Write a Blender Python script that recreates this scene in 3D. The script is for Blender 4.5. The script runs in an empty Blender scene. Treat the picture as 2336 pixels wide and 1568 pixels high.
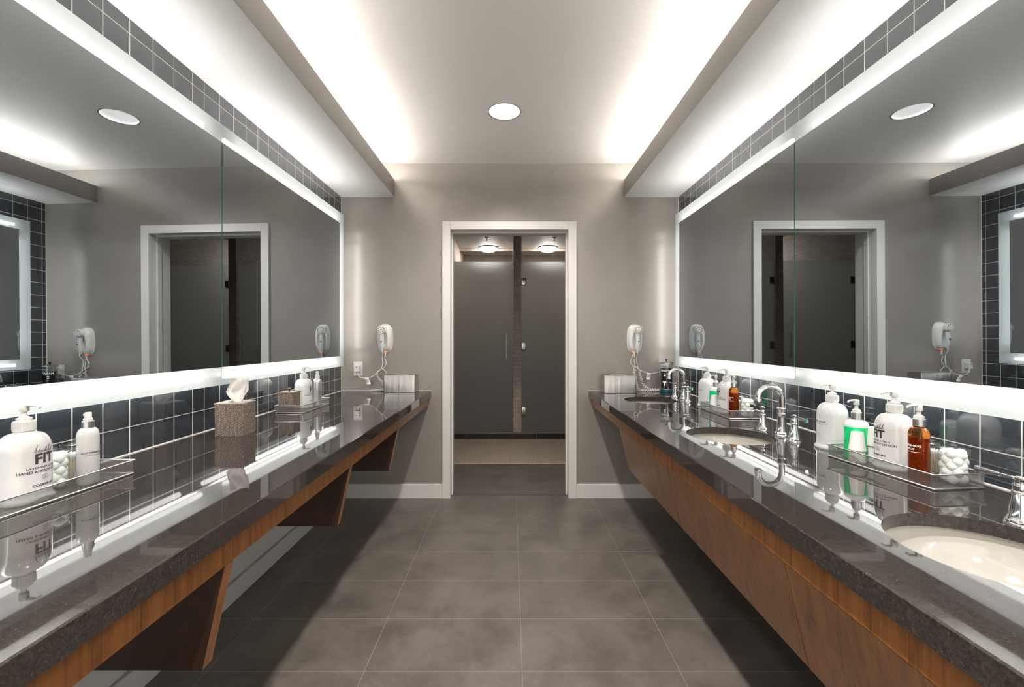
import bpy, bmesh, math, random
from math import sin, cos, pi, radians, sqrt, atan2
from mathutils import Vector, Matrix
random.seed(7)
S = bpy.context.scene
C = S.collection
# ------------------------------------------------------------------ camera, world, exposure
EYE = 1.268
cam_d = bpy.data.cameras.new('camera'); cam = bpy.data.objects.new('camera', cam_d); C.objects.link(cam)
cam.location = (0, 0, EYE); cam.rotation_euler = (pi/2, 0, 0)
cam_d.sensor_width = 36; cam_d.lens = 36*975/2336
cam_d.shift_x = 2/2336; cam_d.shift_y = -8/2336
cam_d.clip_start = 0.02
S.camera = cam
w = bpy.data.worlds.new('world'); S.world = w; w.use_nodes = True
w.node_tree.nodes['Background'].inputs[0].default_value = (0.92, 0.86, 0.80, 1)
w.node_tree.nodes['Background'].inputs[1].default_value = 1.25
S.view_settings.view_transform = 'Standard'; S.view_settings.look = 'None'
S.view_settings.gamma = 1; S.view_settings.use_curve_mapping = False
S.view_settings.exposure = 0.92
S.cycles.max_bounces = 14; S.cycles.diffuse_bounces = 6; S.cycles.glossy_bounces = 8
S.cycles.transmission_bounces = 10; S.cycles.transparent_max_bounces = 24
S.cycles.caustics_reflective = True; S.cycles.caustics_refractive = True
S.cycles.sample_clamp_indirect = 6.0
# light strengths (all are real fixtures of the room)
L_TUBE = 10.5      # tubes behind the frosted mirror borders
L_PANE = 0.07      # backlit frosted border, even glow
L_COVE = 44.0      # tubes in the ceiling coves
L_DOWN = 60.0      # watts of each recessed downlight
L_DOME = 34.0       # shower ceiling lamps
# ------------------------------------------------------------------ room dimensions (metres)
XL, XR = -1.363, 1.345      # tiled side walls
D = 3.433                   # end wall with the doorway
CEIL = 2.687
SOF = 2.416                 # underside of the side soffits
CT = 0.86                   # countertop
BACK = -1.9
ZS = 2.9                    # shower room ceiling
# ------------------------------------------------------------------ material helpers
def M(name, col=(.5,.5,.5), rough=.5, metal=0.0, **kw):
    m = bpy.data.materials.new(name); m.use_nodes = True
    b = m.node_tree.nodes['Principled BSDF']
    b.inputs['Base Color'].default_value = (*col, 1)
    b.inputs['Roughness'].default_value = rough
    b.inputs['Metallic'].default_value = metal
    for k, v in kw.items():
        b.inputs[k.replace('_', ' ')].default_value = v
    return m
def nt(m): return m.node_tree.nodes, m.node_tree.links, m.node_tree.nodes['Principled BSDF']
def N(nodes, typ, **props):
    n = nodes.new(typ)
    for k, v in props.items(): setattr(n, k, v)
    return n
class G:
    """small node-graph writer"""
    def __init__(s, m): s.m = m; s.n = m.node_tree.nodes; s.l = m.node_tree.links; s.b = s.n.get('Principled BSDF')
    def put(s, sock, v):
        if hasattr(v, 'is_output'): s.l.new(v, sock)
        elif v is not None: sock.default_value = v
    def math(s, op, a, b=None, c=None):
        n = s.n.new('ShaderNodeMath'); n.operation = op
        s.put(n.inputs[0], a); s.put(n.inputs[1], b)
        if c is not None: s.put(n.inputs[2], c)
        return n.outputs[0]
    def pos(s):
        n = s.n.new('ShaderNodeTexCoord'); q = s.n.new('ShaderNodeSeparateXYZ'); s.l.new(n.outputs['Object'], q.inputs[0])
        return n.outputs['Object'], q.outputs
    def mapping(s, v, sc=(1,1,1), rot=(0,0,0), loc=(0,0,0)):
        n = s.n.new('ShaderNodeMapping'); s.l.new(v, n.inputs[0])
        n.inputs['Location'].default_value = loc
        n.inputs['Scale'].default_value = sc; n.inputs['Rotation'].default_value = rot
        return n.outputs[0]
    def noise(s, v, scale, detail=4, rough=.5, dist=0):
        n = s.n.new('ShaderNodeTexNoise'); s.l.new(v, n.inputs['Vector'])
        n.inputs['Scale'].default_value = scale; n.inputs['Detail'].default_value = detail
        n.inputs['Roughness'].default_value = rough; n.inputs['Distortion'].default_value = dist
        return n.outputs['Fac']
    def ramp(s, f, stops):
        n = s.n.new('ShaderNodeValToRGB'); s.l.new(f, n.inputs[0])
        e = n.color_ramp.elements
        while len(e) < len(stops): e.new(.5)
        for el, (p, c) in zip(e, stops): el.position = p; el.color = (*c, 1)
        return n.outputs[0]
    def mix(s, f, a, b):
        n = s.n.new('ShaderNodeMix'); n.data_type = 'RGBA'
        s.put(n.inputs[0], f); s.put(n.inputs[6], a if hasattr(a, 'is_output') else (*a, 1)); s.put(n.inputs[7], b if hasattr(b, 'is_output') else (*b, 1))
        return n.outputs[2]
    def bump(s, h, strength=.3, dist=.002):
        n = s.n.new('ShaderNodeBump'); s.l.new(h, n.inputs['Height'])
        n.inputs['Strength'].default_value = strength; n.inputs['Distance'].default_value = dist
        s.l.new(n.outputs[0], s.b.inputs['Normal'])
# ---- plain materials
ceil_m = M('ceiling_paint', (.84,.80,.765), .42)
soff_m = M('soffit_paint', (.88,.87,.86), .6)
lip_m = M('soffit_edge_paint', (.25,.228,.212), .55)
white_m = M('white_trim_paint', (.74,.715,.69), .4)
under_m = M('white_panel', (.80,.79,.77), .5)
chrome = M('chrome', (.88,.88,.9), .06, 1.0)
steel = M('brushed_steel', (.47,.45,.435), .3, 1.0); g = G(steel); v, _ = g.pos(); g.bump(g.noise(g.mapping(v, (14,14,1.2)), 2, 2), .35, .01)
wire_m = M('wire_metal', (.62,.60,.60), .3, 1.0)
alu = M('brushed_aluminium', (.72,.72,.72), .3, 1.0)
porc = M('cream_porcelain', (.50,.475,.43), .1, Coat_Weight=.5)
wplast = M('white_plastic', (.62,.62,.60), .22, Coat_Weight=.4)
bottle_w = M('white_bottle_plastic', (.54,.54,.53), .14, Coat_Weight=.6)
dryer_w = M('dryer_plastic', (.80,.785,.76), .3)
dryer_g = M('dryer_handset_plastic', (.72,.75,.75), .3)
ink = M('dark_ink', (.05,.035,.035), .5)
ink_p = M('purple_ink', (.16,.09,.30), .5)
ink_g = M('green_ink', (.02,.25,.10), .5)
ink_w = M('white_ink', (.9,.88,.84), .5)
red_m = M('red_plastic', (.6,.02,.03), .4)
dark_m = M('dark_slot', (.02,.02,.02), .6)
black_m = M('black_plastic', (.015,.013,.013), .25)
cotton = M('cotton', (.86,.85,.83), .9)
swab_m = M('swab_stick', (.82,.72,.58), .7)
tissue_m = M('tissue_paper', (.80,.77,.74), .8)
cup_m = M('frosted_cup_plastic', (.88,.90,.87), .4, Transmission_Weight=.25)
mat_m = M('beige_mat_plastic', (.52,.43,.34), .6)
bronze = M('dark_bronze', (.12,.11,.10), .3, 1.0)
nickel = M('hinge_nickel', (.62,.58,.52), .3, 1.0)
green_edge = M('green_glass_edge', (.04,.20,.12), .1, Coat_Weight=1.0)
housing_m = M('white_housing', (.85,.85,.85), .6)
teal_m = M('teal_base', (.0,.22,.24), .2)
tag_m = M('paper_tag', (.80,.77,.76), .7)
jar_m = bpy.data.materials.new('clear_acrylic'); jar_m.use_nodes = True
_n = jar_m.node_tree.nodes; _n.clear(); _l = jar_m.node_tree.links
_t = _n.new('ShaderNodeBsdfTransparent'); _t.inputs[0].default_value = (.96,.975,.97,1); _g = _n.new('ShaderNodeBsdfGlossy'); _g.inputs['Roughness'].default_value = .03
_w = _n.new('ShaderNodeLayerWeight'); _p = _n.new('ShaderNodeMath'); _p.operation = 'POWER'; _l.new(_w.outputs['Facing'], _p.inputs[0]); _p.inputs[1].default_value = 4.0; _f = _n.new('ShaderNodeMath'); _f.operation = 'MULTIPLY_ADD'; _l.new(_p.outputs[0], _f.inputs[0]); _f.inputs[1].default_value = .6; _f.inputs[2].default_value = .05; _x = _n.new('ShaderNodeMixShader'); _o = _n.new('ShaderNodeOutputMaterial')
_l.new(_f.outputs[0], _x.inputs[0]); _l.new(_t.outputs[0], _x.inputs[1]); _l.new(_g.outputs[0], _x.inputs[2]); _l.new(_x.outputs[0], _o.inputs[0])
knobwood = M('dark_knob', (.06,.04,.035), .3)
def emis(name, col, strength):
    m = bpy.data.materials.new(name); m.use_nodes = True; n = m.node_tree.nodes; n.clear()
    e = n.new('ShaderNodeEmission'); o = n.new('ShaderNodeOutputMaterial')
    e.inputs[0].default_value = (*col, 1); e.inputs[1].default_value = strength
    m.node_tree.links.new(e.outputs[0], o.inputs[0]); return m
tube_m = emis('lit_tube', (1.0,.965,.93), L_TUBE)
cove_m = emis('lit_cove_tube', (1.0,.955,.90), L_COVE)
dome_m = emis('lit_dome', (1.0,.97,.93), L_DOME)
orange_m = M('orange_indicator', (.9,.22,.08), .4, Emission_Color=(1,.20,.06,1), Emission_Strength=.6)
bulb_m = emis('downlight_lamp', (1.0,.95,.90), .5)
can_m = M('downlight_reflector', (.9,.88,.86), .35, Emission_Color=(1,.97,.94,1), Emission_Strength=.25)
clear_face = bpy.data.materials.new('clear_glass_face'); clear_face.use_nodes = True
n = clear_face.node_tree.nodes; n.clear(); tp = n.new('ShaderNodeBsdfTransparent'); o = n.new('ShaderNodeOutputMaterial'); clear_face.node_tree.links.new(tp.outputs[0], o.inputs[0])
# frosted backlit border
frost = bpy.data.materials.new('frosted_glass_border'); frost.use_nodes = True
n = frost.node_tree.nodes; n.clear(); l = frost.node_tree.links
tr = n.new('ShaderNodeBsdfTranslucent'); tr.inputs[0].default_value = (.34,.355,.35,1)
rg = n.new('ShaderNodeBsdfRefraction'); rg.inputs[0].default_value = (.34,.35,.345,1); rg.inputs['Roughness'].default_value = .5; rg.inputs['IOR'].default_value = 1.12
m0 = n.new('ShaderNodeMixShader'); m0.inputs[0].default_value = .5; l.new(tr.outputs[0], m0.inputs[1]); l.new(rg.outputs[0], m0.inputs[2])
df = n.new('ShaderNodeBsdfDiffuse'); df.inputs[0].default_value = (.62,.70,.67,1)
gl = n.new('ShaderNodeBsdfGlossy'); gl.inputs['Roughness'].default_value = .3
em = n.new('ShaderNodeEmission'); em.inputs[0].default_value = (.96,.99,1,1); em.inputs[1].default_value = L_PANE
m1 = n.new('ShaderNodeMixShader'); m1.inputs[0].default_value = .3; l.new(m0.outputs[0], m1.inputs[1]); l.new(df.outputs[0], m1.inputs[2])
m2 = n.new('ShaderNodeMixShader'); m2.inputs[0].default_value = .04; l.new(m1.outputs[0], m2.inputs[1]); l.new(gl.outputs[0], m2.inputs[2])
ad = n.new('ShaderNodeAddShader'); l.new(m2.outputs[0], ad.inputs[0]); l.new(em.outputs[0], ad.inputs[1])
o = n.new('ShaderNodeOutputMaterial'); l.new(ad.outputs[0], o.inputs[0])
def mirror_mat(name, nx, ny, nz):
    """silvered glass; the panels hang a touch out of true, so the reflecting plane leans by a constant angle"""
    m = M(name, (.525,.575,.605), .0, 1.0); g = G(m)
    c = g.n.new('ShaderNodeCombineXYZ'); v = Vector((nx, ny, nz)).normalized()
    for i in range(3): c.inputs[i].default_value = v[i]
    g.l.new(c.outputs[0], g.b.inputs['Normal']); return m
mirL = mirror_mat('mirror_silver_left', 1, -.0148, .0058)
mirR = mirror_mat('mirror_silver_right', -1, -.0065, -.0042)
# end-wall paint, satin taupe
paint = M('taupe_satin_paint', (.285,.256,.232), .28); g = G(paint); v, _ = g.pos()
nz = g.noise(v, 260, 2); g.bump(nz, .06, .0005); g.b.inputs['Coat Weight'].default_value = .35; g.b.inputs['Coat Roughness'].default_value = .22
nz2 = g.noise(v, 5, 3); g.l.new(g.ramp(nz2, [(.3,(.272,.246,.222)),(.7,(.292,.264,.240))]), g.b.inputs['Base Color'])
# wall tile: glossy slate-blue glass squares with white grout, one cut column
def tile_mat():
    m = M('slate_glass_tile', (.05,.06,.07), .06); g = G(m); v, p = g.pos()
    P = .1003; Y1, Y2 = 1.828, 1.898; gw = .0016
    y, z = p[1], p[2]
    lo = g.math('FRACT', g.math('DIVIDE', g.math('SUBTRACT', Y1, y), P))
    hi = g.math('FRACT', g.math('DIVIDE', g.math('SUBTRACT', y, Y2), P))
    isHi = g.math('GREATER_THAN', y, Y2); isLo = g.math('LESS_THAN', y, Y1)
    dlo = g.math('MULTIPLY', g.math('MINIMUM', lo, g.math('SUBTRACT', 1.0, lo)), P)
    dhi = g.math('MULTIPLY', g.math('MINIMUM', hi, g.math('SUBTRACT', 1.0, hi)), P)
    dmid = g.math('MINIMUM', g.math('ABSOLUTE', g.math('SUBTRACT', y, Y1)), g.math('ABSOLUTE', g.math('SUBTRACT', y, Y2)))
    mid = g.math('SUBTRACT', g.math('SUBTRACT', 1.0, isHi), isLo)
    dy = g.math('ADD', g.math('ADD', g.math('MULTIPLY', isHi, dhi), g.math('MULTIPLY', isLo, dlo)), g.math('MULTIPLY', mid, dmid))
    fz = g.math('FRACT', g.math('DIVIDE', g.math('SUBTRACT', z, .8575), .1004))
    dz = g.math('MULTIPLY', g.math('MINIMUM', fz, g.math('SUBTRACT', 1.0, fz)), .1004)
    d = g.math('MINIMUM', dy, dz)
    grout = g.math('LESS_THAN', d, gw)
    g.l.new(g.mix(grout, (.028,.034,.041), (.60,.58,.56)), g.b.inputs['Base Color'])
    g.l.new(g.math('ADD', g.math('MULTIPLY', grout, .6), .07), g.b.inputs['Roughness'])
    h = g.math('MINIMUM', g.math('DIVIDE', d, .006), 1.0)
    hh = g.math('ADD', g.math('MULTIPLY', g.math('SUBTRACT', 1.0, g.math('POWER', g.math('SUBTRACT', 1.0, h), 3.0)), 1.0), g.math('MULTIPLY', g.noise(v, 9, 1), .35))
    g.bump(hh, .5, .0012)
    g.b.inputs['Specular IOR Level'].default_value = .75
    g.b.inputs['Coat Weight'].default_value = .6; g.b.inputs['Coat Roughness'].default_value = .03
    return m
tile_m = tile_mat()
# floor: stacked 24x12 porcelain
def floor_mat(name, x0, px, y0, py, base1, base2, rough):
    m = M(name, (.1,.1,.1), rough); g = G(m); v, p = g.pos()
    fx = g.math('FRACT', g.math('DIVIDE', g.math('SUBTRACT', p[0], x0), px)); dx = g.math('MULTIPLY', g.math('MINIMUM', fx, g.math('SUBTRACT', 1.0, fx)), px)
    fy = g.math('FRACT', g.math('DIVIDE', g.math('SUBTRACT', p[1], y0), py)); dy = g.math('MULTIPLY', g.math('MINIMUM', fy, g.math('SUBTRACT', 1.0, fy)), py)
    grout = g.math('LESS_THAN', g.math('MINIMUM', dx, dy), .0014)
    n1 = g.noise(v, 4.5, 8, .62, .4); n2 = g.noise(v, 160, 3, .6); n3 = g.noise(v, 28, 6, .7)
    a = g.math('ADD', g.math('MULTIPLY', n1, .6), g.math('ADD', g.math('MULTIPLY', n2, .16), g.math('MULTIPLY', n3, .24)))
    c = g.ramp(a, [(.38, base1), (.62, base2)])
    g.l.new(g.mix(grout, c, (.24,.225,.205)), g.b.inputs['Base Color'])
    g.l.new(g.math('ADD', g.math('MULTIPLY', n1, .18), rough - .08), g.b.inputs['Roughness'])
    g.bump(g.math('ADD', g.math('MULTIPLY', n2, .4), g.math('MULTIPLY', g.math('SUBTRACT', 1.0, grout), 1.0)), .25, .0008)
    return m
floor_m = floor_mat('charcoal_porcelain_tile', .042, .604, 3.178, .3086, (.088,.076,.066), (.160,.140,.121), .34)
# speckled granite
gran = M('dark_granite', (.06,.05,.045), .07); g = G(gran); v, _ = g.pos()
n1 = g.noise(v, 240, 3, .7); n2 = g.noise(v, 80, 4, .65)
c1 = g.ramp(n1, [(.35,(.012,.010,.009)), (.52,(.028,.023,.021)), (.66,(.055,.047,.042)), (.76,(.36,.33,.31))])
c2 = g.ramp(n2, [(.35,(.024,.020,.018)), (.7,(.062,.053,.048))])
g.l.new(g.mix(.45, c1, c2), g.b.inputs['Base Color'])
g.b.inputs['Specular IOR Level'].default_value = .7
g.l.new(g.math('ADD', g.math('MULTIPLY', n2, .03), .015), g.b.inputs['Roughness'])
# wood veneers
def wood(name, sc, rot, a, b, c):
    m = M(name, a, .32); g = G(m); v, _ = g.pos()
    mp = g.mapping(v, sc, rot)
    n1 = g.noise(mp, 1.0, 6, .62, .6); n2 = g.noise(mp, 5.0, 3, .5)
    f = g.math('ADD', g.math('MULTIPLY', n1, .7), g.math('MULTIPLY', n2, .3))
    g.l.new(g.ramp(f, [(.34, a), (.50, b), (.66, c)]), g.b.inputs['Base Color'])
    g.b.inputs['Coat Weight'].default_value = .25; g.b.inputs['Coat Roughness'].default_value = .25
    return m
wood_v = wood('walnut_vertical_grain', (40,40,2.2), (0,0,0), (.12,.038,.009), (.26,.095,.022), (.36,.145,.038))
wood_d = wood('walnut_slanted_grain', (30,30,2.0), (radians(-24),0,0), (.085,.034,.011), (.165,.068,.022), (.225,.098,.034))
wood_shade = wood('shade_darkened_walnut', (2,60,2.5), (0,0,0), (.016,.007,.003), (.036,.014,.006), (.058,.023,.009))  # same walnut, darkened so the shade under the counters is in its colour
# stone mosaic in the showers
def stone_mat():
    m = M('beige_stone_mosaic', (.4,.36,.32), .7); g = G(m)
    tc = g.n.new('ShaderNodeTexCoord'); q = g.n.new('ShaderNodeSeparateXYZ'); g.l.new(tc.outputs['Object'], q.inputs[0])
    cb = g.n.new('ShaderNodeCombineXYZ'); g.l.new(g.math('ADD', q.outputs[0], q.outputs[1]), cb.inputs[0]); g.l.new(q.outputs[2], cb.inputs[1])
    bt = g.n.new('ShaderNodeTexBrick'); g.l.new(cb.outputs[0], bt.inputs[0])
    bt.inputs['Scale'].default_value = 1; bt.inputs['Brick Width'].default_value = .1; bt.inputs['Row Height'].default_value = .05
    bt.inputs['Mortar Size'].default_value = .0014; bt.inputs['Mortar Smooth'].default_value = .3
    bt.inputs['Color1'].default_value = (.62,.53,.45,1); bt.inputs['Color2'].default_value = (.50,.42,.36,1); bt.inputs['Mortar'].default_value = (.14,.11,.09,1)
    n1 = g.noise(tc.outputs['Object'], 25, 6)
    g.l.new(g.mix(g.math('MULTIPLY', n1, .4), bt.outputs[0], (.30,.26,.22)), g.b.inputs['Base Color'])
    g.bump(g.math('SUBTRACT', n1, bt.outputs['Fac']), .5, .003); return m
stone_m = stone_mat()
stone_d = stone_m.copy(); stone_d.name = 'brown_stone_mosaic'
for nd in stone_d.node_tree.nodes:
    if nd.type == 'TEX_BRICK': nd.inputs['Color1'].default_value = (.22,.18,.15,1); nd.inputs['Color2'].default_value = (.17,.14,.12,1)
curb_m = floor_mat('dark_curb_tile', -.57, .298, -5.0, 20.0, (.030,.020,.014), (.05,.036,.026), .3)
curbtop_m = M('curb_cap', (.20,.18,.17), .35)
sfloor_m = M('shower_floor', (.07,.065,.06), .5)
shceil_m = M('shower_ceiling_paint', (.40,.40,.38), .6)
# frosted shower glass
sglass = bpy.data.materials.new('frosted_shower_glass'); sglass.use_nodes = True
g = G(sglass); g.b.inputs['Base Color'].default_value = (.10,.105,.105,1); g.b.inputs['Roughness'].default_value = .38
tl = g.n.new('ShaderNodeBsdfTranslucent'); tl.inputs[0].default_value = (.60,.62,.61,1)
rf = g.n.new('ShaderNodeBsdfRefraction'); rf.inputs[0].default_value = (.80,.83,.82,1); rf.inputs['Roughness'].default_value = .75; rf.inputs['IOR'].default_value = 1.3
ma = g.n.new('ShaderNodeMixShader'); ma.inputs[0].default_value = .5; g.l.new(tl.outputs[0], ma.inputs[1]); g.l.new(rf.outputs[0], ma.inputs[2])
mb = g.n.new('ShaderNodeMixShader'); mb.inputs[0].default_value = .72; g.l.new(g.b.outputs[0], mb.inputs[1]); g.l.new(ma.outputs[0], mb.inputs[2])
g.l.new(mb.outputs[0], g.n['Material Output'].inputs[0])
# tray wire cloth: real holes in thin sheet metal
def mesh_mat():
    m = M('wire_cloth', (.60,.58,.58), .32, 1.0); g = G(m); tc = g.n.new('ShaderNodeTexCoord')
    q = g.n.new('ShaderNodeSeparateXYZ'); g.l.new(tc.outputs['UV'], q.inputs[0])
    a = g.math('ADD', q.outputs[0], q.outputs[1]); b = g.math('SUBTRACT', q.outputs[0], q.outputs[1])
    def ln(t):
        f = g.math('FRACT', g.math('DIVIDE', t, .0034)); return g.math('LESS_THAN', g.math('ABSOLUTE', g.math('SUBTRACT', f, .5)), .17)
    hole = g.math('SUBTRACT', 1.0, g.math('MAXIMUM', ln(a), ln(b)))
    t = g.n.new('ShaderNodeBsdfTransparent'); mx = g.n.new('ShaderNodeMixShader')
    g.l.new(hole, mx.inputs[0]); g.l.new(g.b.outputs[0], mx.inputs[1]); g.l.new(t.outputs[0], mx.inputs[2])
    g.l.new(mx.outputs[0], g.n['Material Output'].inputs[0]); return m
cloth_m = mesh_mat()
# weave
weave_m = M('seagrass_weave', (.26,.2,.16), .55); g = G(weave_m); v, _ = g.pos()
n1 = g.noise(v, 150, 3, .5); g.l.new(g.ramp(n1, [(.3,(.08,.044,.033)), (.5,(.135,.105,.083)), (.72,(.26,.215,.18))]), g.b.inputs['Base Color'])
def liquid(name, col, rough=.03, ior=1.33, tw=1.0):
    return M(name, col, rough, Transmission_Weight=tw, IOR=ior)
green_l = M('green_mouthwash_liquid', (.0,.62,.20), .12, Coat_Weight=.8)
clear_b = M('translucent_bottle', (.84,.88,.86), .18, Coat_Weight=.6, Transmission_Weight=.25)
amber_l = liquid('amber_bottle_plastic', (.85,.30,.05), .04, 1.3)
amber_in = M('amber_liquid', (.20,.045,.006), .10, Coat_Weight=.8)
blue_l = M('dark_disinfectant', (.004,.008,.016), .04, Coat_Weight=1.0)
# ------------------------------------------------------------------ mesh helpers
def mk(name, bm, mat, parent=None, smooth=None, recalc=True):
    if recalc: bmesh.ops.recalc_face_normals(bm, faces=bm.faces)
    me = bpy.data.meshes.new(name); bm.to_mesh(me); bm.free()
    if smooth is not None:
        me.polygons.foreach_set('use_smooth', [True]*len(me.polygons)); me.set_sharp_from_angle(angle=radians(smooth))
    ob = bpy.data.objects.new(name, me); C.objects.link(ob)
    for mm in (mat if isinstance(mat, (list, tuple)) else [mat]): me.materials.append(mm)
    if parent: ob.parent = parent
    return ob
def box(bm, x0, x1, y0, y1, z0, z1, bev=0, seg=2):
    vs = [bm.verts.new((x, y, z)) for x in (x0, x1) for y in (y0, y1) for z in (z0, z1)]
    fs = [bm.faces.new([vs[i] for i in f]) for f in ((0,1,3,2),(4,6,7,5),(0,4,5,1),(2,3,7,6),(0,2,6,4),(1,5,7,3))]
    if bev:
        es = list({e for f in fs for e in f.edges})
        bmesh.ops.bevel(bm, geom=es, offset=bev, segments=seg, affect='EDGES', profile=.5)
    return bm
def B(*a, **k): return box(bmesh.new(), *a, **k)
def lathe(bm, prof, seg=40, c=(0,0,0), mat_i=0, cap0=True, cap1=True, axis='z'):
    def P(r, h, t):
        if axis == 'z': q = (r*cos(t), r*sin(t), h)
        elif axis == 'y': q = (r*cos(t), h, r*sin(t))
        else: q = (h, r*cos(t), r*sin(t))
        return bm.verts.new((q[0]+c[0], q[1]+c[1], q[2]+c[2]))
    rings = []
    for r, h in prof:
        rings.append([P(r, h, 2*pi*i/seg) for i in range(seg)] if r > 1e-6 else [P(0, h, 0)])
    for a, b in zip(rings, rings[1:]):
        for i in range(seg):
            j = (i+1) % seg
            if len(a) == 1 and len(b) == 1: continue
            if len(a) == 1: f = bm.faces.new((a[0], b[i], b[j]))
            elif len(b) == 1: f = bm.faces.new((a[i], a[j], b[0]))
            else: f = bm.faces.new((a[i], a[j], b[j], b[i]))
            f.material_index = mat_i
    if cap0 and len(rings[0]) > 1: bm.faces.new(rings[0][::-1])
    if cap1 and len(rings[-1]) > 1: bm.faces.new(rings[-1])
    return bm
def LA(prof, **k): return lathe(bmesh.new(), prof, **k)
def arc(r, c, a0, a1, n):    # profile arc in (r,h)
    return [(c[0]+r*cos(radians(a0+(a1-a0)*i/n)), c[1]+r*sin(radians(a0+(a1-a0)*i/n))) for i in range(n+1)]
def smoothpts(pts, n=8):
    pts = [Vector(p) for p in pts]; out = []
    for i in range(len(pts)-1):
        p0 = pts[max(i-1,0)]; p1 = pts[i]; p2 = pts[i+1]; p3 = pts[min(i+2,len(pts)-1)]
        for k in range(n):
            t = k/n
            out.append(.5*((2*p1)+(-p0+p2)*t+(2*p0-5*p1+4*p2-p3)*t*t+(-p0+3*p1-3*p2+p3)*t**3))
    out.append(pts[-1]); return out
def tube(bm, pts, r, seg=10, squash=None):
    pts = [Vector(p) for p in pts]; n = len(pts)
    rs = r if isinstance(r, (list, tuple)) else [r]*n
    T = [(pts[min(i+1,n-1)]-pts[max(i-1,0)]).normalized() for i in range(n)]
    ref = Vector((0,0,1)) if abs(T[0].z) < .9 else Vector((0,1,0))
    u = (ref - T[0]*ref.dot(T[0])).normalized(); rings = []
    for i in range(n):
        u = (u - T[i]*u.dot(T[i])).normalized(); v = T[i].cross(u)
        a, b = (1, 1) if squash is None else squash
        rings.append([bm.verts.new(pts[i] + rs[i]*(a*cos(2*pi*k/seg)*u + b*sin(2*pi*k/seg)*v)) for k in range(seg)])
    for a, b in zip(rings, rings[1:]):
        for k in range(seg): bm.faces.new((a[k], a[(k+1)%seg], b[(k+1)%seg], b[k]))
    bm.faces.new(rings[0][::-1]); bm.faces.new(rings[-1]); return bm
def TU(*a, **k): return tube(bmesh.new(), *a, **k)
def coil_path(pts, R, pitch, n=14):
    base = smoothpts(pts, 12); L = [0]
    for a, b in zip(base, base[1:]): L.append(L[-1]+(b-a).length)
    tot = L[-1]; cnt = int(tot/pitch*n); out = []; j = 0
    for i in range(cnt+1):
        s = tot*i/cnt
        while j < len(L)-2 and L[j+1] < s: j += 1
        t = (s-L[j])/max(1e-9, L[j+1]-L[j]); p = base[j].lerp(base[j+1], t)
        d = (base[j+1]-base[j]).normalized(); u = d.cross(Vector((0,1,0)))
        if u.length < .1: u = d.cross(Vector((0,0,1)))
        u.normalize(); v = d.cross(u); a = 2*pi*s/pitch
        k = min(1, s/.02, (tot-s)/.02)
        out.append(p + R*k*(u*cos(a)+v*sin(a)))
    return out
def tag(o, label=None, cat=None, group=None, kind=None):
    if label: o['label'] = label
    if cat: o['category'] = cat
    if group: o['group'] = group
    if kind: o['kind'] = kind
    return o
def thing(name, loc, label, cat, group=None, rz=0):
    o = bpy.data.objects.new(name, None); C.objects.link(o); o.empty_display_size = .05
    o.location = loc; o.rotation_euler = (0, 0, rz)
    return tag(o, label, cat, group)
def struct(name, bm, mat, smooth=None, label=None):
    o = mk(name, bm, mat, None, smooth); o['kind'] = 'structure'
    if label: o['label'] = label
    return o
def copy_tree(o, parent=None):
    c = o.copy(); C.objects.link(c)
    if parent: c.parent = parent
    for ch in [x for x in bpy.data.objects if x.parent == o]: copy_tree(ch, c)
    return c
def dup(src, loc, label, rz=None, group=None):
    c = copy_tree(src); c.location = loc
    if rz is not None: c.rotation_euler = (0, 0, rz)
    c['label'] = label
    if group: c['group'] = group
    return c
# text, optionally wrapped round a vertical cylinder of radius R facing angle ang
def text(bm, s, size, z, R=None, ang=0, shear=0, offset=0, c=(0,0), flat=None, xs=1.0, dx=0):
    cu = bpy.data.curves.new('t', 'FONT'); cu.body = s; cu.size = size; cu.align_x = 'CENTER'; cu.align_y = 'CENTER'
    cu.shear = shear; cu.offset = offset; cu.resolution_u = 3
    ob = bpy.data.objects.new('t', cu); me = bpy.data.meshes.new_from_object(ob)
    t = bmesh.new(); t.from_mesh(me); bpy.data.objects.remove(ob); bpy.data.meshes.remove(me)
    if R: bmesh.ops.subdivide_edges(t, edges=[e for e in t.edges if e.calc_length() > .006], cuts=2)
    vm = {}
    for v in t.verts:
        x, y = v.co.x*xs+dx, v.co.y
        if R:
            a = ang + x/R; vm[v.index] = bm.verts.new((c[0]+(R+.0004)*cos(a), c[1]+(R+.0004)*sin(a), z+y))
        else:   # flat frame: (origin, xdir, ydir)
            O, X, Y = flat; q = Vector(O)+Vector(X)*x+Vector(Y)*y; vm[v.index] = bm.verts.new(q)
    for f in t.faces:
        try: bm.faces.new([vm[v.index] for v in f.verts])
        except ValueError: pass
    t.free(); return bm
def cyl_line(bm, z, h, R, a0, a1, sag=0, c=(0,0), n=14):
    prev = None
    for i in range(n+1):
        a = a0+(a1-a0)*i/n; zz = z - sag*sin(pi*i/n)
        cur = [bm.verts.new((c[0]+(R+.0004)*cos(a), c[1]+(R+.0004)*sin(a), zz+d)) for d in (-h/2, h/2)]
        if prev: bm.faces.new((prev[0], cur[0], cur[1], prev[1]))
        prev = cur
def cyl_stroke(bm, pts, h, R, ang):   # pen stroke (x,z) on a cylinder
    pts = smoothpts([(p[0], 0, p[1]) for p in pts], 6)
    for i in range(len(pts)-1):
        p, q = pts[i], pts[i+1]; d = (q-p)
        if d.length < 1e-7: continue
        nrm = Vector((-d.z, 0, d.x)).normalized()*h/2
        quad = [p-nrm, q-nrm, q+nrm, p+nrm]
        bm.faces.new([bm.verts.new(((R+.0005)*cos(ang+k.x/R), (R+.0005)*sin(ang+k.x/R), k.z)) for k in quad])
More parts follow.
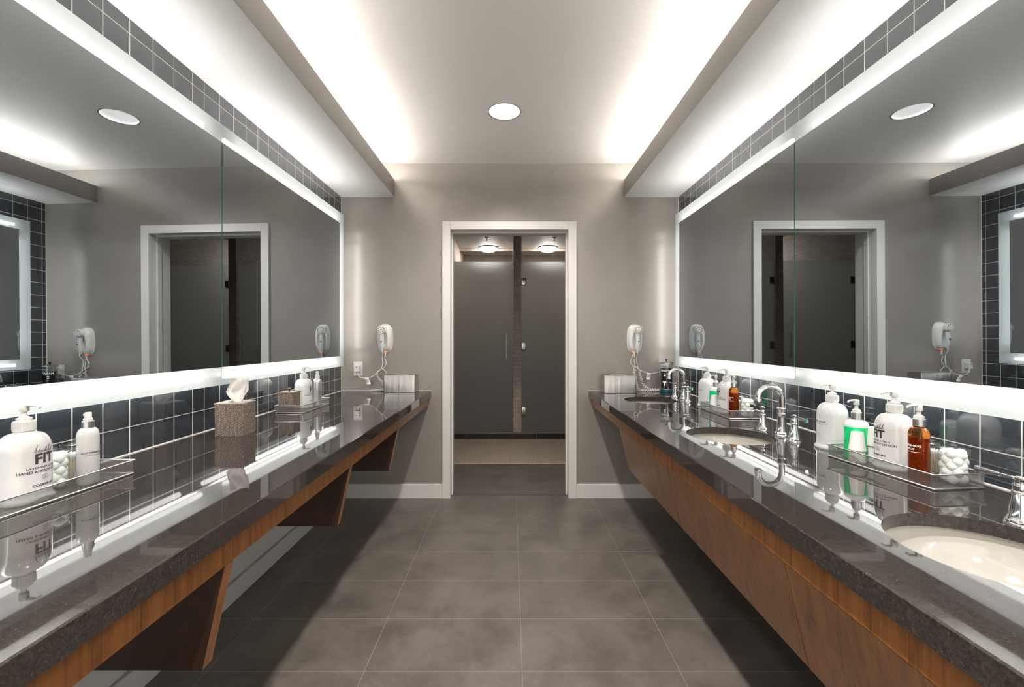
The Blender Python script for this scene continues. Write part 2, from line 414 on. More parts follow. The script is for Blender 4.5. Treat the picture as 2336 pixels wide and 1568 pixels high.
# ================================================================== SHELL
struct('floor', B(-2.6, 2.6, BACK, 8.4, -.08, 0), floor_m)
bm = bmesh.new(); box(bm, XL-.12, XL, BACK, D, 0, 2.8); struct('wall_left', bm, tile_m)
bm = bmesh.new(); box(bm, XR, XR+.12, BACK, D, 0, 2.8); struct('wall_right', bm, tile_m)
OL, OR, OT, DW = -.486, .458, 2.152, .20
bm = bmesh.new(); box(bm, XL-.12, OL-.02, D, D+DW, 0, ZS); box(bm, OR+.02, XR+.12, D, D+DW, 0, ZS); box(bm, OL-.02, OR+.02, D, D+DW, OT+.02, ZS)
struct('wall_end', bm, paint)
# ceiling with a round hole for the downlights
DLX, DLR = -.041, .098
DLY = [2.655, .55, -1.2]
def plate_hole(bm, x0, x1, y0, y1, cx, cy, r, z0, z1, seg=48):
    angs = [2*pi*i/seg for i in range(seg)] + [atan2(y-cy, x-cx) % (2*pi) for x in (x0,x1) for y in (y0,y1)]
    angs = sorted(set(round(a, 6) for a in angs)); inn = []; out = []
    for a in angs:
        dx, dy = cos(a), sin(a); t = min([(x1-cx)/dx if dx > 1e-9 else 1e9, (x0-cx)/dx if dx < -1e-9 else 1e9, (y1-cy)/dy if dy > 1e-9 else 1e9, (y0-cy)/dy if dy < -1e-9 else 1e9])
        inn.append([bm.verts.new((cx+r*dx, cy+r*dy, z)) for z in (z0, z1)]); out.append([bm.verts.new((cx+t*dx, cy+t*dy, z)) for z in (z0, z1)])
    n = len(angs)
    for i in range(n):
        j = (i+1) % n
        bm.faces.new((inn[i][0], inn[j][0], out[j][0], out[i][0])); bm.faces.new((inn[i][1], out[i][1], out[j][1], inn[j][1]))
        bm.faces.new((inn[i][0], inn[i][1], inn[j][1], inn[j][0]))
bm = bmesh.new()
box(bm, XL-.12, -.3, BACK, D, CEIL, CEIL+.04); box(bm, .2, XR+.12, BACK, D, CEIL, CEIL+.04)
ys = [BACK]
for y in sorted(DLY):
    box(bm, -.3, .2, ys[-1], y-.2, CEIL, CEIL+.04); plate_hole(bm, -.3, .2, y-.2, y+.2, DLX, y, DLR, CEIL, CEIL+.04); ys.append(y+.2)
box(bm, -.3, .2, ys[-1], D, CEIL, CEIL+.04)
struct('ceiling', bm, ceil_m)
struct('ceiling_deck', B(XL-.12, XR+.12, BACK, D, 2.84, 2.9), soff_m)
# soffits with cove lips
LL, LR = -.936, .906
for nm, a, b, lx, s in (('trim_1', XL, LL, LL, 1), ('trim_2', LR, XR, LR, -1)):
    bm = bmesh.new(); box(bm, min(a, b)+(.001 if s < 0 else 0), max(a, b)-(.001 if s > 0 else 0), BACK, D, SOF, SOF+.02)
    o = struct(nm, bm, soff_m, label='white underside of the dropped ceiling soffit above the %s vanity' % ('left' if s > 0 else 'right'))
    x0, x1 = sorted((lx, lx - s*.018))
    struct('trim_%d' % (3 if s > 0 else 4), B(x0, x1, BACK, D, SOF+.0004, 2.552), lip_m, label='taupe upstand of the %s ceiling cove' % ('left' if s > 0 else 'right'))
# door casing, jambs
bm = bmesh.new(); cw = .0655; cy0 = D-.018
box(bm, OL-cw, OL, cy0, D, 0, OT+cw, .002); box(bm, OR, OR+cw, cy0, D, 0, OT+cw, .002); box(bm, OL+.0005, OR-.0005, cy0, D, OT, OT+cw, .002)
struct('trim_5', bm, white_m, label='white painted casing round the shower doorway')
bm = bmesh.new()
box(bm, OL-.019, OL, D, D+DW, 0, OT+.019); box(bm, OR, OR+.019, D, D+DW, 0, OT+.019); box(bm, OL, OR, D, D+DW, OT, OT+.019)
for x0, x1 in ((OL, OL+.011), (OR-.011, OR)): box(bm, x0, x1, D+.06, D+.10, 0, OT)
box(bm, OL+.011, OR-.011, D+.06, D+.10, OT-.011, OT)
struct('trim_6', bm, white_m, label='white door jamb lining the shower doorway')
struct('trim_7', B(OL, OR, D+.05, D+.085, -.01, .004), M('threshold_strip', (.10,.09,.085), .3), label='thin threshold strip across the shower doorway')
# baseboards
bm = B(XL+.02, OL-cw, D-.014, D, 0, .113, .002); struct('baseboard_end_left', bm, white_m)
bm = B(OR+cw, XR-.02, D-.014, D, 0, .113, .002); struct('baseboard_end_right', bm, white_m)
bm = B(XL, -1.34, BACK, D, 0, .094, .002); struct('baseboard_left', bm, under_m)
bm = B(XL, -1.35, BACK, D-.001, .104, .80); struct('trim_8', bm, under_m, label='white panel on the wall under the left vanity')
bm = B(1.33, XR, BACK, D, 0, .10, .002); struct('baseboard_right', bm, under_m)
# caulk lines
bm = bmesh.new(); box(bm, XL, XL+.0035, BACK, D, CT, CT+.0035); box(bm, XL, -.642, D-.0035, D, CT, CT+.0035); box(bm, XL, XL+.003, D-.003, D, CT+.0035, SOF); struct('trim_9', bm, M('white_caulk', (.75,.73,.70), .5), label='white caulk joint where left worktop meets tile')
bm = bmesh.new(); box(bm, XR-.0035, XR, BACK, D, CT, CT+.0035); box(bm, .62, XR, D-.0035, D, CT, CT+.0035); box(bm, XR-.003, XR, D-.003, D, CT+.0035, SOF); struct('trim_10', bm, bpy.data.materials['white_caulk'], label='white caulk joint where right worktop meets tile')
# ================================================================== SHOWER ROOM
SY = 5.42; SB = 8.25
struct('wall_shower_back', B(-2.6, 2.6, SB, SB+.1, 0, ZS), stone_d)
struct('wall_shower_left', B(-2.7, -2.6, D+DW, SB, 0, ZS), stone_m)
struct('wall_shower_right', B(2.6, 2.7, D+DW, SB, 0, ZS), stone_m)
bm = bmesh.new(); box(bm, -2.6, XL-.12, D, D+DW, 0, ZS); box(bm, XR+.12, 2.6, D, D+DW, 0, ZS)
struct('wall_shower_front', bm, paint)
struct('ceiling_shower', B(-2.6, 2.6, D+DW, SB, ZS, ZS+.06), shceil_m)
PX = [-2.02, -.97, .08, 1.13, 2.18]
for i, x in enumerate(PX):
    struct('wall_divider_%d' % (i+1), B(x-.05, x+.05, SY-.02, SB, .0, ZS), stone_m)
struct('wall_shower_header', B(-2.6, 2.6, SY+2.2, SY+2.3, 2.85, ZS), stone_m)
struct('trim_11', B(-2.6, 2.6, 5.388, 5.52, 0, .088), curb_m, label='dark tiled curb below the shower doors')
bm = bmesh.new()
box(bm, -2.6, 2.6, 5.378, 5.53, .088, .104, .003)
struct('trim_12', bm, curbtop_m, label='grey stone cap on the shower curb')
# shower doors
dg = 'frosted glass shower doors'
def shower_door(x0, x1, label, first=None):
    w_ = x1-x0
    if first: return dup(first, ((x0+x1)/2, SY+.015, .107), label)
    t = thing('shower_door', ((x0+x1)/2, SY+.015, .107), label, 'shower door', dg)
    gp_ = mk('glass_panel', B(-w_/2, w_/2, 0, .010, .0, 2.158), [sglass, clear_face], t)
    for p in gp_.data.polygons:
        if p.normal.y > .5: p.material_index = 1
    for z in (.26, 1.083, 1.906):
        bm = bmesh.new(); box(bm, -w_/2-.004, -w_/2+.058, -.012, .022, z-.045, z+.045, .004)
        h = mk('hinge', bm, nickel, t, 30); mk('pivot_pin', B(-w_/2+.02, -w_/2+.028, -.015, -.011, z-.025, z+.025), bronze, h)
    bm = TU(smoothpts([(w_/2-.085, -.045, z) for z in (.915, 1.0, 1.1, 1.24)], 2), .010); tube(bm, [(w_/2-.085, -.045, .93), (w_/2-.085, 0, .93)], .007); tube(bm, [(w_/2-.085, -.045, 1.225), (w_/2-.085, 0, 1.225)], .007)
    mk('handle', bm, nickel, t, 40); return t
g_ = .006
sd = shower_door(-.92+g_, .03-g_, 'frosted shower door straight through the doorway with pull handle, left of the stone pillar')
shower_door(.13+g_, 1.08-g_, 'frosted shower door hinged on the right side of the central stone pillar', sd)
shower_door(-1.97+g_, -1.02-g_, 'frosted shower door on the far left, seen only in the right mirror', sd)
shower_door(1.18+g_, 2.13-g_, 'frosted shower door on the far right, seen only in the left mirror', sd)
# dome lamps and sprinklers
def dome(x, label, first=None):
    if first: return dup(first, (x, 7.5, ZS), label)
    t = thing('dome_lamp', (x, 7.5, ZS), label, 'ceiling lamp', 'shower ceiling lamps')
    mk('lamp_base', LA([(.165,0),(.165,-.02)], seg=40), bronze, t, 40)
    mk('glass_dome', LA([(.160,-.012),(.158,-.03)]+[(.150*cos(radians(a)), -.035-.055*sin(radians(a))) for a in range(8, 91, 8)]+[(0,-.09)], seg=40), dome_m, t, 60)
    for z, r in ((-.022,.178),(-.045,.172)):
        bm = bmesh.new(); bmesh.ops.create_circle(bm, segments=4, radius=.004)
        bm.free(); bm = TU([(r*cos(a), r*sin(a), z) for a in [2*pi*i/48 for i in range(49)]], .0045, seg=6)
        mk('metal_ring', bm, bronze, t, 60)
    for a in (100, 220, 340): mk('ring_clip', TU([(.178*cos(radians(a)), .178*sin(radians(a)), 0), (.176*cos(radians(a)), .176*sin(radians(a)), -.05)], .006, 6), bronze, t)
    return t
d0 = dome(-.40, 'round lit ceiling lamp with two metal rings over the left shower')
dome(.645, 'round lit ceiling lamp with two metal rings over the right shower', d0)
dome(-1.45, 'lit ceiling lamp over the far left shower stall', d0)
dome(1.69, 'lit ceiling lamp over the far right shower stall', d0)
def sprink(x, label, first=None):
    if first: return dup(first, (x, 6.83, ZS), label)
    t = thing('sprinkler_head', (x, 6.83, ZS), label, 'sprinkler', 'shower sprinkler heads')
    mk('escutcheon', LA([(.035,0),(.034,-.006),(.018,-.012),(.012,-.03)], seg=24), steel, t, 40)
    mk('deflector', LA([(.006,-.03),(.006,-.045),(.02,-.047),(.02,-.05)], seg=16), bronze, t, 40); return t
sp = sprink(-.39, 'small sprinkler head on the ceiling before the left shower lamp')
sprink(.69, 'small sprinkler head on the ceiling before the right shower lamp', sp)
# interlocking floor mat
t = thing('shower_mat', (0, 4.34, 0), 'beige slotted plastic mat on the floor in front of the shower curb', 'floor mat')
bm = bmesh.new(); W = .303; nb = 17
for i in range(nb): x = .006+ (W-.012)*i/(nb-1); box(bm, x-.0048, x+.0048, .002, W-.002, .006, .020)
for j in (0,.25,.5,.75,1): y = .007+(W-.014)*j; box(bm, 0.001, W-.001, y-.006, y+.006, .004, .0195)
for i in range(4):
    for j in range(4): box(bm, .03+.08*i-.01, .03+.08*i+.01, .03+.08*j-.01, .03+.08*j+.01, 0, .006)
proto = mk('mat_tile', bm, mat_m, t); first = True
for i in range(-4, 4):
    for j in range(4):
        if j == 3: continue
        o = proto if first else proto.copy()
        if not first: C.objects.link(o)
        o.parent = t; first = False; o.location = (-.014+.3045*i, .3045*j, .0 + random.uniform(0, .001)); 
for i in range(-4, 4):
    o = proto.copy(); C.objects.link(o); o.parent = t; o.location = (-.014+.3045*i, .3045*3, 0); o.scale = (1, .45, 1)
# ================================================================== COUNTERS
YE = D-.001; YB = BACK+.02
def countertop(s, xf, xw, holes, label):
    t = thing('countertop', (0,0,0), label, 'countertop', None)
    t.location = (xw, 0, CT)
    bm = bmesh.new(); zt, zb = CT, CT-.03
    e = xf + s*.03                     # inner end of the mitred front strip
    ch = .003
    prof = [(e,zt),(xf+s*ch,zt),(xf,zt-ch),(xf,CT-.050+.001),(xf+s*.001,CT-.050),(xf+s*.02,CT-.050),(xf+s*.02,zb),(e,zb)]
    r0 = [bm.verts.new((x,YB,z)) for x,z in prof]; r1 = [bm.verts.new((x,YE,z)) for x,z in prof]
    for i in range(len(prof)-1): bm.faces.new((r0[i], r0[i+1], r1[i+1], r1[i]))
    bm.faces.new(r0); bm.faces.new(r1[::-1])
    def quad(p): bm.faces.new([bm.verts.new(q) for q in p])
    ys = YB
    x0, x1 = sorted((e, xw - s*.0005))
    for cx, cy, r in sorted(holes, key=lambda h: h[1]):
        for z in (zt, zb): quad([(x0,ys,z),(x1,ys,z),(x1,cy-.2,z),(x0,cy-.2,z)])
        plate_hole(bm, x0, x1, cy-.2, cy+.2, cx, cy, r, zb, zt, 72); ys = cy+.2
    for z in (zt, zb): quad([(x0,ys,z),(x1,ys,z),(x1,YE,z),(x0,YE,z)])
    bmesh.ops.translate(bm, verts=bm.verts, vec=(-xw, 0, -CT))
    mk('slab', bm, gran, t, 25); return t
SINK = [(.945, 2.90, .172), (.935, 1.83, .172), (.95, .835, .172)]
countertop(-1, -.642, XL, [], 'long polished dark speckled granite worktop along the left tiled wall')
countertop(1, .622, XR, SINK, 'long polished dark speckled granite worktop with sink cutouts along the right wall')
# left: apron and brackets
t = thing('floating_vanity', (-.664, 0, .742), 'walnut apron with tapered brackets carrying the left worktop', 'vanity')
bm = B(-.02, 0, YB, YE-.002, .001, .067); mk('apron', bm, wood_v, t)
for y in (.24, .9905, 1.757, 2.498, -.52):
    bm = bmesh.new(); T = .032
    pr = [(0,0),(-.686,0),(-.686,-.24),(-.052,-.24)]
    a = [bm.verts.new((x,y,z)) for x,z in pr]; b = [bm.verts.new((x,y+T,z)) for x,z in pr]
    bm.faces.new(a[::-1]); bm.faces.new(b)
    for i in range(4): bm.faces.new((a[i], a[(i+1)%4], b[(i+1)%4], b[i]))
    f_front = [f for f in bm.faces if all(v.co.x > -.1 for v in f.verts)]
    o = mk('bracket', bm, [wood_shade, wood_v], t)
    for p in o.data.polygons:
        if abs(p.normal.y) < .5 and p.normal.x > .5: p.material_index = 1
# right: wall-hung cabinet
t = thing('vanity_cabinet', (.645, 0, .742), 'wall hung walnut vanity cabinet with inward sloping panels under the right worktop', 'cabinet')
mk('apron', B(0, .02, YB, YE-.002, .001, .067), wood_v, t)
Xb, Zb = .057, -.247
def slope_panel(y0, y1, th=.019):
    bm = bmesh.new(); pr = [(0,-.001),(Xb,Zb),(Xb+th,Zb),(th,-.001)]
    a = [bm.verts.new((x,y0,z)) for x,z in pr]; b = [bm.verts.new((x,y1,z)) for x,z in pr]
    bm.faces.new(a[::-1]); bm.faces.new(b)
    for i in range(4): bm.faces.new((a[i], a[(i+1)%4], b[(i+1)%4], b[i]))
    return bm
for y0, y1 in ((1.770, 2.55), (1.010, 1.766), (.25, 1.006), (-.52, .246), (-1.28,-.524)): mk('door', slope_panel(y0, y1), wood_d, t)
mk('carcass', B(Xb+.02, XR-.645-.0005, -1.28, 2.53, Zb, Zb+.018), wood_shade, t)
bm = bmesh.new(); pr = [(.019,-.001),(Xb+.019,Zb),(XR-.646,Zb),(XR-.646,-.001)]
a = [bm.verts.new((x,2.532,z)) for x,z in pr]; b = [bm.verts.new((x,2.549,z)) for x,z in pr]
bm.faces.new(a[::-1]); bm.faces.new(b)
for i in range(4): bm.faces.new((a[i], a[(i+1)%4], b[(i+1)%4], b[i]))
mk('end_panel', bm, wood_shade, t)
# sinks
def sink(cx, cy, r, label, first=None):
    if first: return dup(first, (cx, cy, CT-.031), label)
    t = thing('undermount_sink', (cx, cy, CT-.031), label, 'sink', 'round undermount sinks')
    pr = [(r+.025, 0), (r+.012, 0)] + [((r+.012)*cos(radians(a))**.75, -.13*sin(radians(a))) for a in range(6, 84, 6)] + [(.022, -.131)]
    pr2 = [(.022,-.139)] + [((r+.02)*cos(radians(a))**.75, -.139*sin(radians(a))) for a in range(82, 5, -8)] + [(r+.025,-.008)]
    mk('bowl', LA(pr+pr2+[(r+.025,0)], seg=64, cap0=False, cap1=False), porc, t, 50)
    mk('drain', LA([(.0,-.136),(.012,-.134),(.014,-.129),(.024,-.1295),(.0265,-.1315)][::-1], seg=32, cap0=False), chrome, t, 50)
    return t
s0 = sink(*SINK[0], 'cream round undermount sink at the far end by the steel tissue box')
sink(*SINK[1], 'cream round undermount sink in the middle of the right worktop', s0)
sink(*SINK[2], 'nearest cream undermount sink, cut by the right edge of the photo', s0)
# faucets
def faucet(x, y, label, first=None):
    if first: return dup(first, (x, y, CT), label)
    t = thing('widespread_faucet', (x, y, CT), label, 'faucet', 'chrome gooseneck faucets')
    pr = [(.0275,0),(.0275,.004),(.025,.007),(.0262,.011),(.0225,.015),(.0205,.022),(.0185,.045),(.0158,.075),(.0152,.088),(.0175,.091),(.0175,.095),(.0155,.097),(.0185,.113),(.0195,.116),(.018,.119),(.0118,.120)]
    mk('spout_base', LA(pr, seg=36), chrome, t, 50)
    pts = [(0,0,.115),(0,0,.14),(0,0,.158)]
    R = .051
    pts += [(-R+R*cos(radians(a)), 0, .158+R*sin(radians(a))) for a in range(8, 173, 8)]
    pts += [(-2*R+.001,0,.150)]
    n_ = len(pts); rr = [.0118]*n_
    for i, q in enumerate((.0125,.0128,.0132)): rr[n_-3+i] = q
    bm = TU(pts, rr, 20)
    lathe(bm, [(.0142,.142),(.0148,.146),(.0148,.153),(.0138,.156)], 28, c=(-2*R+.001,0,0))
    mk('gooseneck', bm, chrome, t, 50)
    for sg in (1, -1):
        hy = .107*sg; hx = -.018
        pr = [(.0255,0),(.0255,.004),(.0235,.007),(.0245,.010),(.021,.014),(.0185,.022),(.0165,.040),(.0128,.062),(.0118,.068),(.0140,.070),(.0140,.074),(.0118,.076),(.0125,.088),(.0110,.092),(0,.093)]
        h = mk('handle', LA(pr, seg=32, c=(hx, hy, 0)), chrome, t, 50)
        bm = bmesh.new(); ang = sg*radians(62) + (0 if sg > 0 else 0)
        dirv = Vector((-.08, sg*1.0, 0)).normalized(); sd_ = Vector((-dirv.y, dirv.x, 0))
        o_ = Vector((hx, hy, .090))
        secs = [(-.010,.006,.0045,.0),(.0,.0080,.0065,.0),(.014,.0045,.0035,.002),(.05,.0050,.0055,.001),(.078,.0062,.0080,.0),(.083,.0064,.0084,.0)]
        prev = None
        for d, wd, hh, dz in secs:
            c_ = o_+dirv*d+Vector((0,0,.009+dz))
            cur = [bm.verts.new(c_+sd_*wd*a_+Vector((0,0,hh*b_))) for a_, b_ in ((1,.5),(.7,1),(-.7,1),(-1,.5),(-1,-.5),(-.7,-1),(.7,-1),(1,-.5))]
            if prev:
                for k in range(8): bm.faces.new((prev[k], prev[(k+1)%8], cur[(k+1)%8], cur[k]))
            else: bm.faces.new(cur[::-1])
            prev = cur
        bm.faces.new(prev); lathe(bm, [(.0085,.092),(.0085,.104),(.006,.107),(0,.108)], 20, c=(hx,hy,0))
        mk('lever', bm, chrome, h, 35)
    return t
f0 = faucet(1.170, 2.895, 'chrome gooseneck faucet beside the disinfectant jar at the far end')
faucet(1.156, 1.825, 'chrome gooseneck faucet in the middle of the right worktop', f0)
faucet(1.140, .835, 'nearest chrome faucet, only one handle showing at the right photo edge', f0)
# ================================================================== MIRRORS
def panel(side, xf, xw, y0, y1, far, near, label, mm):
    """side: +1 left wall (faces +x), -1 right wall"""
    s = side; z0, z1, b = 1.071, 2.214, .078
    t = thing('lighted_mirror', (xw, (y0+y1)/2, (z0+z1)/2), label, 'mirror', 'backlit vanity mirrors')
    cy, cz = (y0+y1)/2, (z0+z1)/2; gp = .0015
    def bx(bm, xa, xb, ya, yb, za, zb, bev=0):
        a, c = sorted((xa-xw, xb-xw)); return box(bm, a, c, ya-cy, yb-cy, za-cz, zb-cz, bev)
    ya, yb = y0+gp, y1-gp
    my0 = y0+(.075 if near else gp+.0012); my1 = y1-(.075 if far else gp+.0012)
    fr = xf - s*.006
    bm = bmesh.new(); bx(bm, fr, xf, my0, my1, z0+b, z1-b); mk('mirror_glass', bm, [mm], t)
    parts_ = [(ya, yb, z1-b, z1), (ya, yb, z0, z0+b)] + ([(my1, yb, z0+b, z1-b)] if far else []) + ([(ya, my0, z0+b, z1-b)] if near else [])
    for q in parts_:
        bm = bmesh.new(); bx(bm, fr, xf, *q)
        fb = mk('frosted_border', bm, [frost, clear_face], t)
        for p in fb.data.polygons:
            if p.normal.x*s < -.5: p.material_index = 1
    for on, q in ((not near, (y0+gp, my0)), (not far, (my1, y1-gp))):
        if on: bm = bmesh.new(); bx(bm, fr, xf+s*.0003, *q, z0+b, z1-b); mk('glass_edge', bm, green_edge, t)
    bm = bmesh.new(); k = .003
    bx(bm, xw, xw+s*.006, my0, my1, z0+.03, z1-.03)
    bx(bm, xw+s*.006, fr-s*.001, my0+.012, my1-.012, z0+b+.004, z1-b-.004, .002)      # box carrying the glass; the lit perimeter is open
    mk('housing', bm, housing_m, t)
    tx = xf - s*.055 - xw
    for z in (z1-.040, z0+.034):
        mk('light_tube', TU([(tx, ya+.07-cy, z-cz), (tx, yb-.07-cy, z-cz)], .011, 10), tube_m, t, 60)
    for on, y in ((far, y1-.050), (near, y0+.050)):
        if on: mk('light_tube', TU([(tx, y-cy, z0+.13-cz), (tx, y-cy, z1-.13-cz)], .011, 10), tube_m, t, 60)
    return t
XML, XMR = -1.268, 1.243
Y0, Y1, Y2, Y3 = -.845, .515, 1.875, 3.235
panel(1, XML, XL, Y2, Y3, True, False, 'backlit mirror on the left wall nearest the doorway wall', mirL)
panel(1, XML, XL, Y1, Y2, False, False, 'backlit mirror on the left wall above the woven tissue box and near tray', mirL)
panel(1, XML, XL, Y0, Y1, False, True, 'backlit mirror on the left wall beside the camera', mirL)
panel(-1, XMR, XR, Y2, Y3, True, False, 'backlit mirror on the right wall nearest the doorway wall', mirR)
panel(-1, XMR, XR, Y1, Y2, False, False, 'backlit mirror on the right wall above the nearest sink and tray', mirR)
panel(-1, XMR, XR, Y0, Y1, False, True, 'backlit mirror on the right wall beside the camera', mirR)
# ================================================================== LIGHTS OF THE ROOM
for s, lx, side in ((1, LL, 'left'), (-1, LR, 'right')):
    for k, (a, b) in enumerate(((-1.75, -.55), (-.45, .75), (.85, 2.05), (2.15, 3.33))):
        x = lx - s*.075
        t = thing('cove_lamp', (x, (a+b)/2, SOF+.021), 'fluorescent cove lamp hidden behind the %s soffit upstand' % side, 'cove light', 'lamps in the %s ceiling cove' % side)
        mk('lamp_holder', B(-.02, .02, a-(a+b)/2, b-(a+b)/2, 0, .092), housing_m, t)
        mk('light_tube', TU([(0, a-(a+b)/2+.01, .108), (0, b-(a+b)/2-.01, .108)], .013, 10), cove_m, t, 60)
def downlight(y, label, first=None):
    if first: t = dup(first, (DLX, y, CEIL), label)
    else:
        t = thing('recessed_downlight', (DLX, y, CEIL), label, 'downlight', 'round ceiling downlights')
        mk('trim_ring', LA([(.0955,.004),(.0965,-.0015),(.1025,-.002),(.1030,.0),(.0955,.004)], seg=64, cap0=False, cap1=False), M('downlight_ring', (.35,.31,.28), .35, .6), t, 60)
        mk('reflector', LA([(.0955,.0),(.090,.03),(.078,.07),(.060,.10)], seg=48, cap0=False, cap1=False), can_m, t, 60)
        mk('lamp', LA([(.061,.10),(.05,.094),(.03,.090),(0,.089)], seg=40, cap0=False), bulb_m, t, 60)
    ld = bpy.data.lights.new('downlight_beam', 'SPOT'); ld.energy = L_DOWN; ld.spot_size = radians(135); ld.spot_blend = .9; ld.shadow_soft_size = .05; ld.color = (1, .95, .89)
    lo = bpy.data.objects.new('downlight_beam', ld); C.objects.link(lo); lo.parent = t; lo.location = (0, 0, .012)
    return t
dl = downlight(DLY[0], 'round recessed downlight in the middle of the white ceiling')
for y, nm in ((DLY[1], 'recessed downlight above the camera'), (DLY[2], 'recessed downlight behind the camera')): downlight(y, nm, dl)
# ================================================================== SMALL THINGS
# --- wire trays
def tray(x, y, rz, L, W, label, first=None):
    if first: return dup(first, (x, y, CT), label, rz)
    t = thing('wire_mesh_tray', (x, y, CT), label, 'tray', 'wire mesh trays', rz); H = .043; z0 = .004
    def sheet(name, quads):
        bm = bmesh.new(); uv = bm.loops.layers.uv.new('UVMap')
        for o_, u_, v_, lu, lv in quads:
            vs = [(0,0),(lu,0),(lu,lv),(0,lv)]
            f = bm.faces.new([bm.verts.new(Vector(o_)+Vector(u_)*a+Vector(v_)*b) for a, b in vs])
            for lp, q in zip(f.loops, vs): lp[uv].uv = q
        return mk(name, bm, cloth_m, t, recalc=False)
    fl = .004   # sides flare outward a little at the top
    def side(p, q, out):
        p, q, out = Vector(p), Vector(q), Vector(out); u = (q-p).normalized(); v_ = (Vector((0,0,H-z0))+out*fl)
        return (p, u, v_.normalized(), (q-p).length, v_.length)
    a, b = L/2, W/2
    sheet('mesh_side', [side((-b,-a,z0),(b,-a,z0),(0,-1,0)), side((b,-a,z0),(b,a,z0),(1,0,0)), side((b,a,z0),(-b,a,z0),(0,1,0)), side((-b,a,z0),(-b,-a,z0),(-1,0,0))])
    sheet('mesh_base', [((-b,-a,z0),(1,0,0),(0,1,0),W,L)])
    def ring(k, z, r):
        A, Bq = a+k, b+k; bm = TU([(-Bq,-A,z),(Bq,-A,z)], r, 8); tube(bm, [(Bq,-A,z),(Bq,A,z)], r, 8); tube(bm, [(Bq,A,z),(-Bq,A,z)], r, 8); tube(bm, [(-Bq,A,z),(-Bq,-A,z)], r, 8)
        for sx in (-1,1):
            for sy in (-1,1): bmesh.ops.create_icosphere(bm, subdivisions=1, radius=r, matrix=Matrix.Translation((sx*Bq, sy*A, z)))
        return bm
    mk('top_rim', ring(fl, H, .0022), wire_m, t, 60)
    mk('bottom_rim', ring(.001, .0035, .0026), wire_m, t, 60)
    bm = bmesh.new()
    for sx in (-1,1):
        for sy in (-1,1): lathe(bm, [(.006,0),(.006,.002)], 10, c=(sx*(b-.012), sy*(a-.012), 0))
    mk('foot', bm, wire_m, t)
    return t
TW, TLn = .150, .340
tr_r = tray(1.203, 1.333, radians(5.6), TLn, TW, 'wire mesh tray holding lotion, mouthwash and amber balm beside the nearest sink')
tray(1.200, 2.368, 0, 0, 0, 'wire mesh tray of bottles between the far and middle sinks', tr_r)
tray(-1.229, 2.535, 0, 0, 0, 'wire mesh tray holding the small woven box on the left worktop', tr_r)
tray(-1.230, 1.130, radians(-1.5), 0, 0, 'nearest wire mesh tray at the left photo edge under the large lotion bottle', tr_r)
TZ = CT+.0045
# --- pumps
def pump_bm(z, col_r, stem_r, head_r, H, nozzle, sgn, mat=None):
    """collar ring, stem and head with a nozzle reaching toward sgn*x"""
    bm = LA([(col_r*.80, z),(col_r*.80, z+.008),(stem_r*1.6, z+.010),(stem_r*1.5, z+.012),(stem_r, z+.013),(stem_r*.85, H-.016)], seg=28)
    lathe(bm, [(stem_r*1.5,H-.019),(stem_r*1.7,H-.016),(head_r,H-.010),(head_r,H-.003),(head_r*.7,H)], 28)
    tube(bm, smoothpts([(0,0,H-.004),(sgn*nozzle*.4,0,H-.0035),(sgn*nozzle*.8,0,H-.005),(sgn*nozzle,0,H-.011)],5), [.0055]*8+[.0045]*4+[.0035]*4, 12, (.7,1.0))
    return bm
def lotion_prof(R=.0495):
    return [(R+.0045,0),(R+.006,.003),(R+.006,.009),(R+.001,.0145),(R,.018),(R,.125)] + [(.020+(R-.020)*cos(radians(a))**.9, .125+.045*sin(radians(a))) for a in range(12, 85, 12)] + [(.019,.172),(.018,.178)]
def lotion_label(R, ang, z0=0):
    bm = bmesh.new()
    text(bm, 'FIT', .034, .106+z0, R, ang, offset=.0012, xs=.98)
    text(bm, 'LAVENDER CITRUS', .0068, .085+z0, R, ang, xs=1.25, offset=.00012); text(bm, 'HAND & BODY LOTION', .0088, .0755+z0, R, ang, xs=1.1, offset=.0002)
    text(bm, 'COOPER SPA', .0072, .041+z0, R, ang, xs=1.2, offset=.0003)
    sc = .0095; zc = .128+z0       # flowing hand-written word above FIT
    L_ = [(0,0)]
    w = [('b',[(-2.9,-.5),(-2.3,.9),(-2.1,1.3),(-2.4,.2),(-2.5,-.5),(-2.1,-.55),(-1.95,-.1),(-2.25,.05)]),
         ('e',[(-2.0,-.1),(-1.6,.0),(-1.5,.2),(-1.75,.15),(-1.8,-.3),(-1.5,-.55),(-1.25,-.2)]),
         ('a',[(-.95,.05),(-1.25,-.1),(-1.3,-.5),(-1.0,-.4),(-.85,.0),(-.9,-.5),(-.7,-.4)]),
         ('u',[(-.6,.05),(-.65,-.4),(-.4,-.5),(-.15,.05),(-.2,-.45),(.0,-.4)]),
         ('t',[(.0,-.3),(.35,.9),(.1,-.3),(.25,-.5),(.45,-.3)]), ('i',[(.5,.05),(.42,-.4),(.6,-.45),(.75,-.2)]),
         ('f',[(.75,-.2),(1.3,1.1),(1.45,1.3),(1.3,.8),(.75,-1.2),(.7,-1.5),(1.0,-.6),(1.15,-.35)]),
         ('u2',[(1.2,.05),(1.15,-.4),(1.4,-.5),(1.65,.05),(1.6,-.45),(1.8,-.35)]), ('l',[(1.8,-.35),(2.4,1.0),(2.55,1.35),(2.3,.5),(2.05,-.4),(2.3,-.5),(2.7,-.1)]), ('bar',[(-.1,.35),(.6,.45)])]
    for _, pts in w: cyl_stroke(bm, [(p[0]*sc*.82, zc+p[1]*sc) for p in pts], .0009, R, ang)
    return bm
